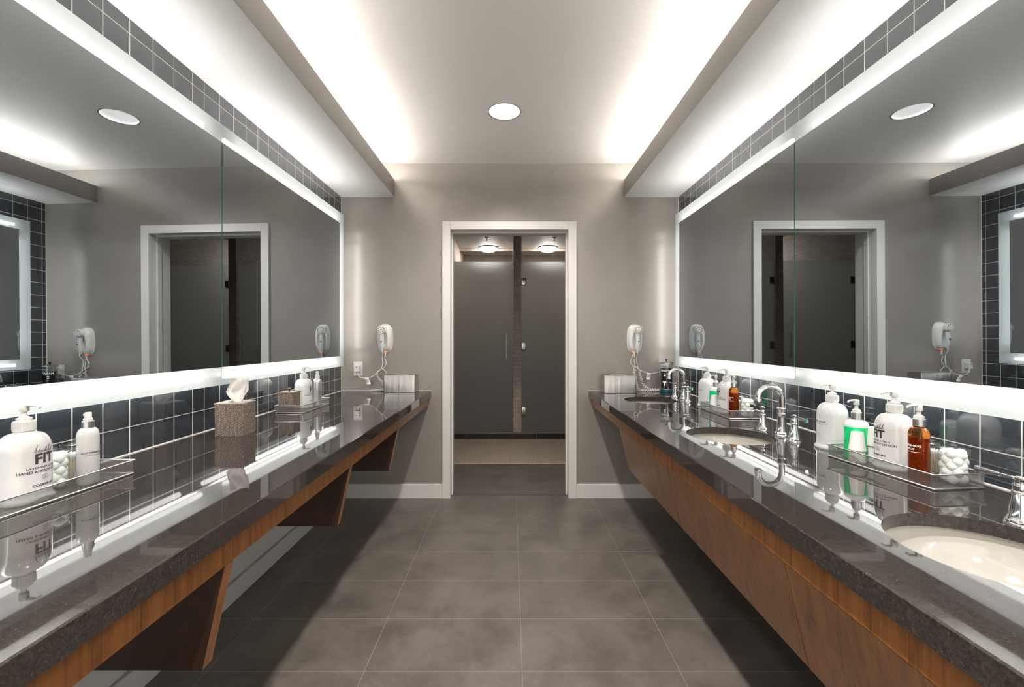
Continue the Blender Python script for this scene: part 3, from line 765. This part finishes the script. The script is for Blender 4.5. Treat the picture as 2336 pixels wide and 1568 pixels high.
def logo(R, ang, z):
    bm = bmesh.new(); r = .0068
    cyl_stroke(bm, [(r*cos(a), z+r*sin(a)) for a in [2*pi*i/20 for i in range(21)]], .0007, R, ang)
    for pts in ([(-.0045,z-.003),(-.001,z-.001),(0,z-.004),(.001,z-.001),(.0045,z-.003)], [(0,z-.004),(-.0018,z+.001),(0,z+.0045),(.0018,z+.001),(0,z-.004)]): cyl_stroke(bm, pts, .0009, R, ang)
    return bm
def lotion(x, y, z, sgn, label, soap=False, first=None, group=None, tilt=0):
    if first: return dup(first, (x, y, z), label)
    t = thing('pump_bottle', (x, y, z), label, 'bottle', group); R = .0495
    mk('bottle_body', LA(lotion_prof(), seg=56), bottle_w, t, 45)
    bm = LA([(.0205,.176),(.0205,.199),(.0195,.200),(0,.200)], seg=32)
    for i in range(32): a = 2*pi*i/32; box(bm, .0204*cos(a)-.0006, .0204*cos(a)+.0006, .0204*sin(a)-.0006, .0204*sin(a)+.0006, .179, .197)
    mk('collar', bm, wplast, t, 35)
    mk('pump', pump_bm(.199, .0185, .0058, .0095, .243, .040, sgn), wplast, t, 45)
    ang = pi*.972 if sgn < 0 else radians(4)
    if soap:
        bm = bmesh.new(); text(bm, 'HAND SOAP', .0080, .101, R, ang, xs=1.35, offset=.00015); cyl_line(bm, .0945, .0009, R, ang-.66, ang+.70, .0025); mk('label_print', bm, ink, t, recalc=False)
    else:
        mk('label_print', lotion_label(R, ang), ink, t, recalc=False); mk('logo_print', logo(R, ang, .059), ink_p, t, recalc=False)
    return t
G1 = 'large white pump bottles on the right worktop'
G2 = 'large white pump bottles on the left worktop'
lr = lotion(1.212, 1.352, TZ, -1, 'white lotion pump bottle standing in the near right tray between mouthwash and amber balm', group=G1)
lotion(1.203, 2.385, TZ, -1, 'white lotion pump bottle in the tray between the far and middle sinks', first=lr)
so = lotion(1.213, 1.615, CT, -1, 'white soap pump bottle on the stone between near right tray and middle faucet', soap=True, group=G1)
lotion(1.212, 2.645, CT, -1, 'white soap pump bottle beside the far faucet, behind the tray', first=so)
ll = lotion(-1.226, 1.076, TZ, 1, 'largest white lotion pump bottle at the left photo edge', group=G2)
lotion(-1.243, 2.560, TZ, 1, 'white lotion pump bottle beside the small woven box in the left tray', first=ll)
# --- mouthwash
def mouthwash(x, y, z, label, first=None):
    if first: return dup(first, (x, y, z), label)
    t = thing('mouthwash_bottle', (x, y, z), label, 'bottle', 'green mouthwash bottles'); R = .0345
    mk('liquid', LA([(R-.002,.0),(R,.003),(R,.1085)], seg=48), green_l, t, 45)
    mk('bottle_shoulder', LA([(R,.1087),(R,.112)]+[(.014+(R-.014)*cos(radians(a)), .112+.020*sin(radians(a))) for a in range(15, 91, 15)]+[(.0135,.136)], seg=48), clear_b, t, 50)
    mk('metal_collar', LA([(.0150,.134),(.0150,.157),(0,.1575)], seg=36), alu, t, 40)
    mk('pump', pump_bm(.157, .0155, .0055, .0085, .201, .030, -1), wplast, t, 45)
    bm = bmesh.new(); text(bm, 'MOUTHWASH', .0085, .062, R, pi*.99, xs=1.25); cyl_line(bm, .054, .0007, R, pi*.99-.9, pi*.99+.9); mk('label_print', bm, ink_g, t, recalc=False)
    return t
mw = mouthwash(1.178, 1.458, TZ, 'bottle of bright green mouthwash in the near right tray behind the cups')
mouthwash(1.190, 2.485, TZ, 'bottle of green mouthwash in the tray between far and middle sinks', mw)
# --- aftershave balm
def balm(x, y, z, label, first=None):
    if first: return dup(first, (x, y, z), label)
    t = thing('amber_balm_bottle', (x, y, z), label, 'bottle', 'amber aftershave balm bottles'); R = .0242
    mk('bottle_body', LA([(R-.002,0),(R,.003),(R,.128)]+[(.013+(R-.013)*cos(radians(a)), .128+.022*sin(radians(a))) for a in range(15, 91, 15)]+[(.0125,.157)], seg=48), amber_l, t, 50)
    mk('liquid', LA([(R-.0035,.003),(R-.002,.006),(R-.002,.122),(0,.122)], seg=40), amber_in, t, 50)
    mk('metal_collar', LA([(.0145,.154),(.0145,.174),(0,.1745)], seg=36), alu, t, 40)
    mk('pump', pump_bm(.174, .0155, .0055, .0085, .217, .036, -1), wplast, t, 45)
    a_ = pi*.985; bm = bmesh.new(); text(bm, 'AFTERSHAVE', .0082, .098, R, a_, offset=.00015, xs=1.08); text(bm, 'BALM', .0082, .0885, R, a_, offset=.00015, xs=1.08); cyl_line(bm, .0815, .0010, R, a_-1.0, a_+1.15, .001)
    mk('label_print', bm, ink_w, t, recalc=False); return t
bb = balm(1.183, 1.240, TZ, 'amber aftershave balm bottle in the near right tray before the swab jar')
balm(1.185, 2.275, TZ, 'amber aftershave balm bottle in the tray between the far and middle sinks', bb)
# --- paper cups (upside down stacks)
def cup(x, y, z, label, first=None, s=1.0, grp='upturned plastic cups in the trays'):
    if first: return dup(first, (x, y, z), label, group=grp)
    o = thing('plastic_cup', (x, y, z), label, 'cup', grp)
    mk('cup_wall', LA([(.0235,0),(.0242,.0015),(.0235,.003),(.0170,.058),(.0160,.060),(0,.060),(0,.0585),(.0160,.0575),(.0222,.003),(.0222,0)], seg=36, cap0=False, cap1=False), cup_m, o, 45)
    return o
c0 = cup(1.150, 1.420, TZ, 'white upturned cup at the bottom of the front stack in the near right tray')
cup(1.150, 1.420, TZ+.038, 'white upturned cup on top of the front stack in the near right tray', c0)
cup(1.208, 1.427, TZ, 'white upturned cup at the bottom of the rear stack against the near lotion bottle', c0)
cup(1.208, 1.427, TZ+.052, 'white upturned cup on top of the rear stack against the near lotion bottle', c0)
cup(1.155, 2.430, TZ, 'bottom cup of the stack in the tray between far and middle sinks', c0)
cup(1.155, 2.430, TZ+.030, 'top cup of the stack in the tray between far and middle sinks', c0)
# --- acrylic jars, cotton balls, swabs
ballbm = bmesh.new(); bmesh.ops.create_icosphere(ballbm, subdivisions=3, radius=.0140)
for v in ballbm.verts:
    k = sin(v.co.x*420+1)*sin(v.co.y*390+2)*sin(v.co.z*450); v.co *= 1+.07*k
bm = TU([(0,0,.0),(0,0,.070)], .0011, 6)
lathe(bm, [(.0011,.060),(.0022,.063),(.0026,.068),(.0022,.073),(0,.0755)], 8)
def jar(x, y, z, r, h, kind, label, where):
    t = thing(kind + '_jar', (x, y, z), label, 'jar', 'clear acrylic jars')
    mk('jar_wall', LA([(r-.001,0),(r,.002),(r,h),(r-.0018,h),(r-.0018,.003),(0,.003)], seg=40, cap0=True, cap1=False), jar_m, t, 40)
    mk('lid', LA([(r+.0012,h+.0005),(r+.0012,h+.004),(r*.8,h+.0075),(.007,h+.009),(.006,h+.012),(.008,h+.016),(0,h+.017)], seg=40), jar_m, t, 40)
    return t
ball_proto = [None]; swab_proto = [None]
def balls(x, y, z, r, h, where):
    global ballbm
    lay = 0; zz = z+.016
    while zz < z+h-.010:
        for k in range(5):
            a = 2*pi*k/5 + lay*.6; rr = r-.0155
            if ball_proto[0] is None: o = mk('cotton_ball', ballbm, cotton, None, 180); ball_proto[0] = o
            else: o = ball_proto[0].copy(); C.objects.link(o)
            o.location = (x+rr*cos(a), y+rr*sin(a), zz+random.uniform(-.002,.002)); o.rotation_euler = (random.random()*6, random.random()*6, 0)
            o.scale = (.98,.98,.9)
            tag(o, 'cotton ball in the clear jar %s' % where, 'cotton ball', 'cotton balls in the jar %s' % where)
        lay += 1; zz += .0165
swab_bm = bm
def swabs(x, y, z, r, n_, where):
    for k in range(n_):
        if swab_proto[0] is None: o = mk('cotton_swab', swab_bm, [cotton], None, 60); o.data.materials.clear(); o.data.materials.append(swab_m); o.data.materials.append(cotton)
        if swab_proto[0] is None:
            for p in o.data.polygons:
                if p.center.z > .0595 or p.center.z < .001: p.material_index = 1
            swab_proto[0] = o
        else: o = swab_proto[0].copy(); C.objects.link(o)
        a = 2*pi*k*.382; rr = (r-.012)*sqrt((k+.5)/n_)
        o.location = (x+rr*cos(a), y+rr*sin(a), z+.004); o.rotation_euler = (random.uniform(-.13,.13), random.uniform(-.13,.13), 0)
        tag(o, 'cotton swab in the clear jar %s' % where, 'cotton swab', 'cotton swabs in the jar %s' % where)
for x, y, zz, r, h, kind, label, where in (
    (1.250, 1.207, TZ, .033, .094, 'cotton_ball', 'clear lidded jar of cotton balls at the near end of the near right tray', 'at the near end of the near right tray'),
    (1.252, 1.275, TZ, .029, .094, 'cotton_swab', 'clear lidded jar of cotton swabs behind the near amber balm bottle', 'behind the near amber balm bottle'),
    (1.234, 2.233, TZ, .033, .094, 'cotton_ball', 'clear lidded jar of cotton balls next to the middle faucet', 'next to the middle faucet'),
    (1.238, 2.303, TZ, .030, .094, 'cotton_swab', 'clear lidded jar of cotton swabs behind the far amber balm bottle', 'behind the far amber balm bottle'),
    (-1.248, 1.165, TZ, .032, .094, 'cotton_ball', 'clear jar of cotton balls right behind the largest lotion bottle', 'behind the largest lotion bottle'),
    (-1.262, 1.240, TZ, .034, .100, 'cotton_swab', 'clear jar of cotton swabs behind the white antiperspirant spray', 'behind the white antiperspirant spray')):
    jar(x, y, zz, r, h, kind, label, where)
    if kind == 'cotton_ball': balls(x, y, zz, r, h, where)
    else: swabs(x, y, zz, r, 40, where)
# --- spray bottles
def spray(x, y, z, body, col, label, H, R, txt):
    t = thing('spray_bottle', (x, y, z), label, 'bottle', 'spray bottles')
    mk('bottle_body', LA([(R-.002,0),(R,.003),(R,H*.66)]+[(.012+(R-.012)*cos(radians(a)), H*.66+.024*sin(radians(a))) for a in range(12, 91, 13)]+[(.0115,H*.8)], seg=44), body, t, 50)
    mk('collar', LA([(.0135,H*.775),(.0135,H*.87),(.012,H*.875),(0,H*.875)], seg=32), col, t, 40)
    bm = LA([(.0105,H*.87),(.0105,H*.91),(.0085,H*.915),(.0082,H*.985),(.0075,H*.995),(0,H)], seg=28); box(bm, -.012, 0, -.003, .003, H*.945, H*.975, .001)
    mk('spray_head', bm, wplast, t, 40)
    bm = bmesh.new(); a_ = radians(-8)
    if txt: text(bm, txt, .0066, H*.44, R, a_, xs=1.2, offset=.00012)
    cyl_line(bm, H*.44-.007, .0006, R, a_-.95, a_+.9); mk('label_print', bm, ink, t, recalc=False)
    return t
spray(-1.195, 1.207, TZ, bottle_w, alu, 'white antiperspirant spray bottle in the nearest left tray', .200, .0245, 'ANTIPERSPIRANT')
spray(-1.205, 2.658, TZ, M('satin_aluminium', (.80,.80,.80), .28, .85), wplast, 'silver aluminium spray bottle at the far end of the left tray', .210, .0265, '')
# --- woven boxes
def woven(bm, hx, hy, H, cell, amp):
    """four woven walls with real relief, rounded corners"""
    segs = [((-hx,-hy),(hx,-hy),(0,-1)),((hx,-hy),(hx,hy),(1,0)),((hx,hy),(-hx,hy),(0,1)),((-hx,hy),(-hx,-hy),(-1,0))]
    q = 5; rows = int(round(H/cell)); ring_lo = []
    cols_all = []; 
    for (a, b, nn) in segs:
        L = sqrt((b[0]-a[0])**2+(b[1]-a[1])**2); nc = int(round(L/cell/2))*2
        for i in range(nc*q): cols_all.append((a, b, nn, i/(nc*q), i/q))
    grid = []
    for j in range(rows*q+1):
        v = j/q; row = []
        for a, b, nn, t_, u in cols_all:
            iu, iv = int(u), int(v - 1e-6); fu, fv = u-iu, v-iv
            k = (iu+2*(iv//1)) % 4
            hori = ((iu+iv) % 2 == 0)
            # chevron twill: strands lean alternately left/right in each column
            sl = fu if iu % 2 == 0 else 1-fu
            ph = (v + sl) % 1.0
            h = amp*(sin(pi*ph)**.6)*(.65+.35*sin(pi*fu))
            ed = min(t_, 1-t_); rnd = -0.003*max(0, 1-ed/.05)**2
            x = a[0]+(b[0]-a[0])*t_ + nn[0]*(h+rnd); y = a[1]+(b[1]-a[1])*t_ + nn[1]*(h+rnd)
            row.append(bm.verts.new((x, y, H*j/(rows*q))))
        grid.append(row)
    n_ = len(cols_all)
    for r0, r1 in zip(grid, grid[1:]):
        for i in range(n_): bm.faces.new((r0[i], r0[(i+1)%n_], r1[(i+1)%n_], r1[i]))
    return grid
t = thing('woven_tissue_box', (-1.204, 1.868, CT), 'square grey brown woven tissue box cover on the left worktop', 'tissue box', None, radians(4.5))
bm = bmesh.new(); gr = woven(bm, .0575, .0515, .136, .0085, .0026); mk('basket_wall', bm, weave_m, t, 60, recalc=False)
bm = bmesh.new(); plate_hole(bm, -.0585, .0585, -.0525, .0525, 0, 0, .027, .134, .139, 40)
for x0, x1, y0, y1 in ((-.0585,.0585,-.0525,-.0524),): pass
box(bm, -.0592,.0592,-.0532,-.0500,.1335,.1392,.001); box(bm, -.0592,.0592,.0500,.0532,.1335,.1392,.001); box(bm, -.0592,-.056,-.05,.05,.1335,.1392,.001); box(bm, .056,.0592,-.05,.05,.1335,.1392,.001)
mk('basket_top', bm, M('weave_top', (.34,.30,.26), .6), t)
mk('inner_base', B(-.055,.055,-.049,.049,.001,.01), dark_m, t)
# tissue sheet
bm = bmesh.new(); nu, nv = 40, 28; gg = []
def ip(t_, pts):
    for (a, x), (b, y) in zip(pts, pts[1:]):
        if t_ <= b: f = (t_-a)/(b-a); f = f*f*(3-2*f)*.5+f*.5; return x+(y-x)*f
    return pts[-1][1]
for j in range(nv+1):
    v_ = j/nv; row = []
    xl = ip(v_, [(0,-.010),(.25,-.014),(.55,-.060),(1,-.016)]); xr = ip(v_, [(0,.024),(.25,.026),(.6,.058),(1,.074)])
    zl_ = ip(v_, [(0,.105),(.25,.139),(.55,.180),(1,.236)]); zr_ = ip(v_, [(0,.105),(.25,.139),(.6,.185),(1,.228)])
    for i in range(nu+1):
        u_ = i/nu; am = .004+.012*min(1, v_*1.6)
        x = xl+(xr-xl)*u_; z = zl_+(zr_-zl_)*u_ + .010*v_*sin(pi*u_) + .003*v_*sin(u_*9)
        y = am*sin(u_*8.5+v_*2.4)*(1-.35*u_) + .007*sin(u_*17-v_*5)*(.4+.6*v_) + .022*v_*v_*(u_-.5) + .003*sin(u_*31+v_*12)
        row.append(bm.verts.new((x, y, z)))
    gg.append(row)
for a, b in zip(gg, gg[1:]):
    for i in range(nu): bm.faces.new((a[i], a[i+1], b[i+1], b[i]))
ti = mk('tissue', bm, tissue_m, None, 180); tag(ti, 'crumpled white tissue sticking up out of the woven box', 'tissue')
ti.location = (-1.204, 1.868, CT); ti.rotation_euler = (0, 0, radians(-12))
md = ti.modifiers.new('s', 'SOLIDIFY'); md.thickness = .0006
t = thing('woven_lidded_box', (-1.256, 2.420, TZ), 'small woven box with a dark round knob on its lid in the left tray', 'box')
bm = bmesh.new(); woven(bm, .0415, .0395, .106, .0085, .0024); mk('basket_wall', bm, weave_m, t, 60, recalc=False)
ld_ = mk('lid', B(-.0445,.0445,-.0425,.0425,.105,.112,.002), weave_m, t)
mk('knob', LA([(.004,.112),(.004,.118),(.0105,.126),(.0105,.130),(.009,.132),(0,.132)], seg=24), knobwood, ld_, 40)
mk('inner_base', B(-.039,.039,-.037,.037,.001,.01), dark_m, t)
# --- steel tissue covers
def steelbox(x, y, label, first=None):
    if first: return dup(first, (x, y, CT), label)
    t = thing('steel_tissue_cover', (x, y, CT), label, 'tissue box', 'stainless steel tissue covers')
    bm = bmesh.new(); hx, hy, H = .1225, .058, .137
    # shell walls with rounded vertical edges and an oval opening in the lid
    def rr(h, k, z, n=6):
        r = .008; out = []
        for sx, sy, a0 in ((1,1,0),(-1,1,90),(-1,-1,180),(1,-1,270)):
            for i in range(n+1): a = radians(a0+90*i/n); out.append((sx*(hx-r)+(r-k)*cos(a) if True else 0, sy*(hy-r)+(r-k)*sin(a), z))
        return out
    rings = [rr(H, 0, .0), rr(H, 0, H-.006), rr(H, .0018, H-.0018), rr(H, .006, H)]
    vr = [[bm.verts.new(p) for p in r_] for r_ in rings]; n_ = len(vr[0])
    for a, b in zip(vr, vr[1:]):
        for i in range(n_): bm.faces.new((a[i], a[(i+1)%n_], b[(i+1)%n_], b[i]))
    top = vr[-1]; inn = []
    for v in top:
        a = atan2(v.co.y/hy, v.co.x/hx); inn.append(bm.verts.new((.072*cos(a), .026*sin(a), H)))
    inn2 = [bm.verts.new((v.co.x, v.co.y, H-.006)) for v in inn]
    for i in range(n_):
        j = (i+1) % n_; bm.faces.new((top[i], top[j], inn[j], inn[i])); bm.faces.new((inn[i], inn[j], inn2[j], inn2[i]))
    mk('cover', bm, steel, t, 40)
    bm = bmesh.new(); pts = [(.073*cos(a), .027*sin(a), H+.001) for a in [2*pi*i/48 for i in range(49)]]; tube(bm, pts, .0022, 6); mk('opening_rim', bm, steel, t, 60)
    mk('tissue_pack', B(-.112,.112,-.050,.050,.004,.09), M('carton_dark', (.10,.10,.10), .7), t)
    mk('base_gasket', B(-.1228,.1228,-.0583,.0583,.0,.0025), black_m, t)
    return t
sb = steelbox(-.8675, 3.3735, 'stainless steel tissue box cover on the far end of the left worktop')
steelbox(.8310, 3.3200, 'stainless steel tissue box cover on the far end of the right worktop', sb)
# --- wall outlets
def outlet(x, z, label, first=None):
    if first: return dup(first, (x, D, z), label)
    t = thing('wall_outlet', (x, D, z), label, 'outlet', 'white wall outlets')
    mk('face_plate', B(-.036,.036,-.005,-.0002,-.057,.057,.0015), wplast, t)
    bm = bmesh.new(); box(bm, -.017,.017,-.0075,-.005,-.034,.034,.001); o = mk('socket', bm, wplast, t)
    bm = bmesh.new()
    for z_ in (-.02,): box(bm, -.008,-.006,-.0078,-.0074,z_-.004,z_+.004); box(bm, .006,.008,-.0078,-.0074,z_-.004,z_+.004)
    mk('slot', bm, dark_m, o); return t
ou = outlet(-1.228, 1.037, 'white wall outlet with a plugged in adaptor on the end wall by the left mirror')
outlet(1.228, 1.037, 'white wall outlet on the end wall half hidden behind the disinfectant jar', ou)
# --- hair dryers
def W3(px, py, Y): return Vector(((px-1166)/975*Y, Y, EYE-(py-776)/975*Y))
def dryer(cx, cz, s, label, cords, plug_at, tagp):
    """s=+1: handset sits toward +x of the holder"""
    t = thing('hair_dryer', (cx, D, cz), label, 'hair dryer', 'wall mounted hair dryers')
    # holder shell: polar grid over a superellipse
    bm = bmesh.new(); na, nr = 64, 18; a_, b_ = .060, .1125; rings = []
    for k in range(nr+1):
        r = k/nr; ring = []
        for i in range(na):
            th = 2*pi*i/na; ex = 2/2.9
            x = a_*(abs(cos(th))**ex)*(1 if cos(th) >= 0 else -1); z = b_*(abs(sin(th))**ex)*(1 if sin(th) >= 0 else -1)
            x *= (1 - .06*(z < 0)*abs(z)/b_)
            x *= r; z *= r
            h = .052*(max(0, 1-r**5))**.5
            d2 = ((x-s*.006)/.036)**2+((z+.018)/.080)**2
            if d2 < 1: h -= .026*(1-d2)**.8
            ring.append(bm.verts.new((x, -h-.001, z)) if k else None)
        if k == 0: c_ = bm.verts.new((0, -.052+.022, 0)); rings.append([c_])
        else: rings.append(ring)
    for i in range(na): bm.faces.new((rings[0][0], rings[1][i], rings[1][(i+1)%na]))
    for k in range(1, nr):
        for i in range(na): bm.faces.new((rings[k][i], rings[k+1][i], rings[k+1][(i+1)%na], rings[k][(i+1)%na]))
    mk('wall_holder', bm, dryer_w, t, 50)
    bm = bmesh.new(); n_ = 0
    pts = []
    for i in range(na):
        th = 2*pi*i/na; ex = 2/2.9; pts.append(((a_+.0015)*(abs(cos(th))**ex)*(1 if cos(th) >= 0 else -1), (b_+.0015)*(abs(sin(th))**ex)*(1 if sin(th) >= 0 else -1)))
    f0_ = [bm.verts.new((x, -.0002, z)) for x, z in pts]; f1_ = [bm.verts.new((x, -.007, z)) for x, z in pts]
    for i in range(na): bm.faces.new((f0_[i], f0_[(i+1)%na], f1_[(i+1)%na], f1_[i]))
    bm.faces.new(f0_); bm.faces.new(f1_[::-1]); mk('back_plate', bm, dryer_g, t, 40)
    hx, hz = s*.012, .066
    bm = bmesh.new()
    lathe(bm, [(.028,-.020),(.033,-.036),(.0345,-.060),(.0335,-.074),(.030,-.079),(.0,-.080)], 40, c=(hx,0,hz), axis='y')
    hs = mk('handset', bm, dryer_w, t, 50)
    bm = bmesh.new(); secs = [(.052,.022,.017,.052,0),(.030,.0190,.0165,.056,0),(.005,.0165,.0155,.058,.001),(-.030,.0165,.015,.058,.001),(-.058,.0185,.016,.056,.0015),(-.080,.0165,.0145,.052,.001),(-.098,.0095,.009,.050,.0005),(-.104,.006,.006,.050,0)]
    prev = None
    for z, wx, wy, yy, ox in secs:
        cur = [bm.verts.new((hx+s*ox*0+ wx*cos(2*pi*k/20), -yy+wy*sin(2*pi*k/20), z)) for k in range(20)]
        if prev:
            for k in range(20): bm.faces.new((prev[k], prev[(k+1)%20], cur[(k+1)%20], cur[k]))
        prev = cur
    bm.faces.new(prev); mk('handle', bm, dryer_g, hs, 50)
    bm = bmesh.new()
    for k in range(10):
        a = 2*pi*(k+.5)/10; m_ = Matrix.Translation((hx+.0235*cos(a), -.0785, hz+.0235*sin(a))) @ Matrix.Rotation(-a, 4, 'Y') @ Matrix.Diagonal((.0052,.0018,.0033,1))
        bmesh.ops.create_icosphere(bm, subdivisions=2, radius=1, matrix=m_)
    mk('air_vent', bm, dark_m, hs, 180)
    mk('centre_cap', LA([(.0155,-.079),(.0150,-.082),(0,-.083)], seg=28, c=(hx,0,hz), axis='y'), dryer_w, hs, 40)
    mk('cap_stripe', B(hx-.009, hx+.009, -.0836, -.0828, hz-.0012, hz+.0016), M('peach_stripe', (.62,.36,.24), .5), hs)
    mk('switch', B(hx-.006, hx+.006, -.078, -.070, -.028, -.022, .001), black_m, hs)
    ox = -s*.012
    mk('indicator_light', B(ox-.012, ox+.010, -.034, -.012, -.1115, -.1035, .003), orange_m, t)
    mk('cord_grip', LA([(.0045,-.150),(.0062,-.148),(.0066,-.112),(.0060,-.108)], seg=16, c=(ox+s*.006,-.024,0)), dryer_w, t, 40)
    org = Vector((cx, D, cz))
    for nm, path, r in cords:
        mk(nm, TU([Vector(p)-org for p in path], r, 8), dryer_w, t, 60)
    if plug_at:
        px_, pz_ = plug_at[0]-cx, plug_at[1]-cz
        pl = mk('plug', B(px_-.018, px_+.018, -.040, -.0085, pz_-.026, pz_+.022, .003), wplast, t)
        mk('reset_button', B(px_-.008, px_+.003, -.0415, -.0395, pz_+.008, pz_+.014), red_m, pl)
    if tagp:
        bm = bmesh.new(); O = Vector(tagp[0])-org; wv = tagp[1]; rows = []
        for j in range(11):
            v_ = j/10; yy = -.004*sin(pi*2*v_); z_ = -.052*v_; xo = wv*v_*.018
            rows.append([bm.verts.new(O+Vector((xo+dx_, yy+.006*abs(dx_)/.017*sin(v_*3), z_))) for dx_ in (-.017,-.006,.006,.017)])
        for a, b in zip(rows, rows[1:]):
            for i in range(3): bm.faces.new((a[i], a[i+1], b[i+1], b[i]))
        tg = mk('warning_tag', bm, tag_m, t, 60)
        md = tg.modifiers.new('s', 'SOLIDIFY'); md.thickness = .0006; md.offset = 0
        bm = bmesh.new()
        for k in range(4): box(bm, O.x+wv*.009-.010+.003*k, O.x+wv*.009-.004+.003*k, O.y-.0052, O.y-.0046, O.z-.014-.008*k, O.z-.011-.008*k)
        mk('tag_print', bm, M('tag_print_red', (.65,.25,.22), .6), tg)
    return t
Yc = 3.398
def zl(p, Y=Yc): return W3(780+p[0]/6.532, 700+p[1]/6.532, Y)      # measured on the left detail of the photo
def zr(p, Y=Yc): return W3(1420+p[0]/9.225, 730+p[1]/9.225, Y)
cL = [('power_cord', smoothpts([zl((640,770)), zl((660,845)), zl((640,895)), zl((590,930),3.41), zl((530,965),3.41), zl((480,1025),3.41), zl((410,1055),3.40), zl((330,1064),3.40), zl((265,1045),3.40), zl((240,1010),3.40), zl((238,955),3.41)], 8), .0027),
      ('handset_cord', smoothpts([zl((600,640),3.37), zl((604,700),3.37), zl((600,760)), zl((606,840)), zl((590,920)), zl((545,962))], 8), .0032),
      ('coiled_cord', coil_path([zl((545,962)), zl((515,1005)), zl((540,1060)), zl((590,1110)), zl((605,1160)), Vector((-1.01,3.395,CT+.045)), Vector((-1.035,3.395,CT+.012)), Vector((-1.11,3.40,CT+.0115))], .0085, .014), .0024),
      ('coiled_cord', coil_path([Vector((-1.11,3.375,CT+.0115)), Vector((-1.06,3.38,CT+.0115)), Vector((-1.005,3.385,CT+.0115))], .0085, .012), .0024),
      ('handset_cord', smoothpts([zl((590,920),3.40), zl((630,945),3.40), zl((657,985),3.41), zl((650,1030),3.42)], 6), .0028)]
dryer(-1.0095, 1.2825, -1, 'white wall mounted hair dryer on the end wall left of the doorway', cL, (-1.226, 1.042), (zl((365,1060),3.395), 1))
cR = [('power_cord', smoothpts([zr((235,705)), zr((200,790)), zr((165,885)), zr((190,935)), zr((270,985)), zr((380,1060)), zr((500,1112),3.40), zr((620,1128),3.40), zr((740,1105),3.41), zr((860,1080),3.41)], 8), .0027),
      ('handset_cord', smoothpts([zr((325,650),3.37), zr((312,720),3.37), zr((300,800)), zr((305,900)), zr((320,980)), zr((345,1050)), zr((385,1085))], 8), .0032),
      ('coiled_cord', coil_path([zr((385,1085)), zr((360,1130)), zr((385,1220)), zr((420,1320)), zr((470,1400)), Vector((1.10,3.395,CT+.016)), Vector((1.19,3.39,CT+.0115))], .0085, .022), .0024),
      ('handset_cord', smoothpts([zr((255,815)), zr((250,880)), zr((262,960)), zr((235,1030))], 8), .0028),
      ('coiled_cord', coil_path([zr((235,1030)), zr((265,1070)), zr((240,1130)), zr((270,1190),3.41), zr((300,1330),3.41), Vector((1.02,3.40,CT+.012)), Vector((1.10,3.375,CT+.0115)), Vector((1.165,3.37,CT+.0115))], .008, .016), .0024)]
dryer(.990, 1.280, 1, 'white wall mounted hair dryer on the end wall right of the doorway', cR, (1.226, 1.042), (zr((560,1122),3.395), -.2))
# --- disinfectant jar
t = thing('disinfectant_jar', (1.213, 3.340, CT), 'tall glass jar of dark disinfectant with steel lid in the far right corner', 'jar')
R = .046
mk('steel_base', LA([(R+.002,0),(R+.003,.002),(R+.003,.006),(R+.001,.008),(R+.001,.022),(R+.003,.024),(R+.003,.028),(0,.028)], seg=48), M('teal_band_metal', (.008,.085,.095), .2, .3), t, 40)
mk('base_ring', LA([(R+.0035,.0225),(R+.0045,.025),(R+.0035,.0285),(R-.001,.0285)], seg=48), steel, t, 50)
mk('liquid', LA([(R-.006,.029),(R-.003,.032),(R-.003,.188),(0,.188)], seg=48), blue_l, t, 50)
mk('glass_cylinder', LA([(R,.0286),(R,.225),(R-.0018,.225),(R-.0018,.0286)], seg=48, cap0=False, cap1=False), jar_m, t, 40)
bm = LA([(R+.004,.225),(R+.004,.232),(R-.004,.236),(0,.237)], seg=48); lid = mk('lid', bm, steel, t, 40)
mk('lift_rod', TU([(R+.0035,-.006,.13),(R+.0035,-.006,.225)], .0016, 8), steel, lid, 60) if False else mk('lift_rod', TU([(-R-.004,0,.135),(-R-.004,0,.232)], .0018, 8), steel, lid, 60)
mk('knob', LA([(.004,.237),(.005,.247),(.009,.256),(.009,.259),(0,.260)], seg=24), black_m, lid, 40)
a_ = atan2(-3.34, -1.213)
bm = bmesh.new(); text(bm, 'MARVY', .024, .170, R, a_-.25, offset=.0006, xs=.86)
for k in range(2): cyl_line(bm, .146-.014*k, .008, R, a_-.42, a_-.12, 0, n=6)
cyl_line(bm, .083, .010, R, a_-.60, a_-.02, 0, n=6); cyl_stroke(bm, [(-.015,.078),(-.015,.06)], .006, R, a_); cyl_stroke(bm, [(-.011,.078),(-.012,.052)], .003, R, a_)
mk('label_print', bm, ink_w, t, recalc=False)
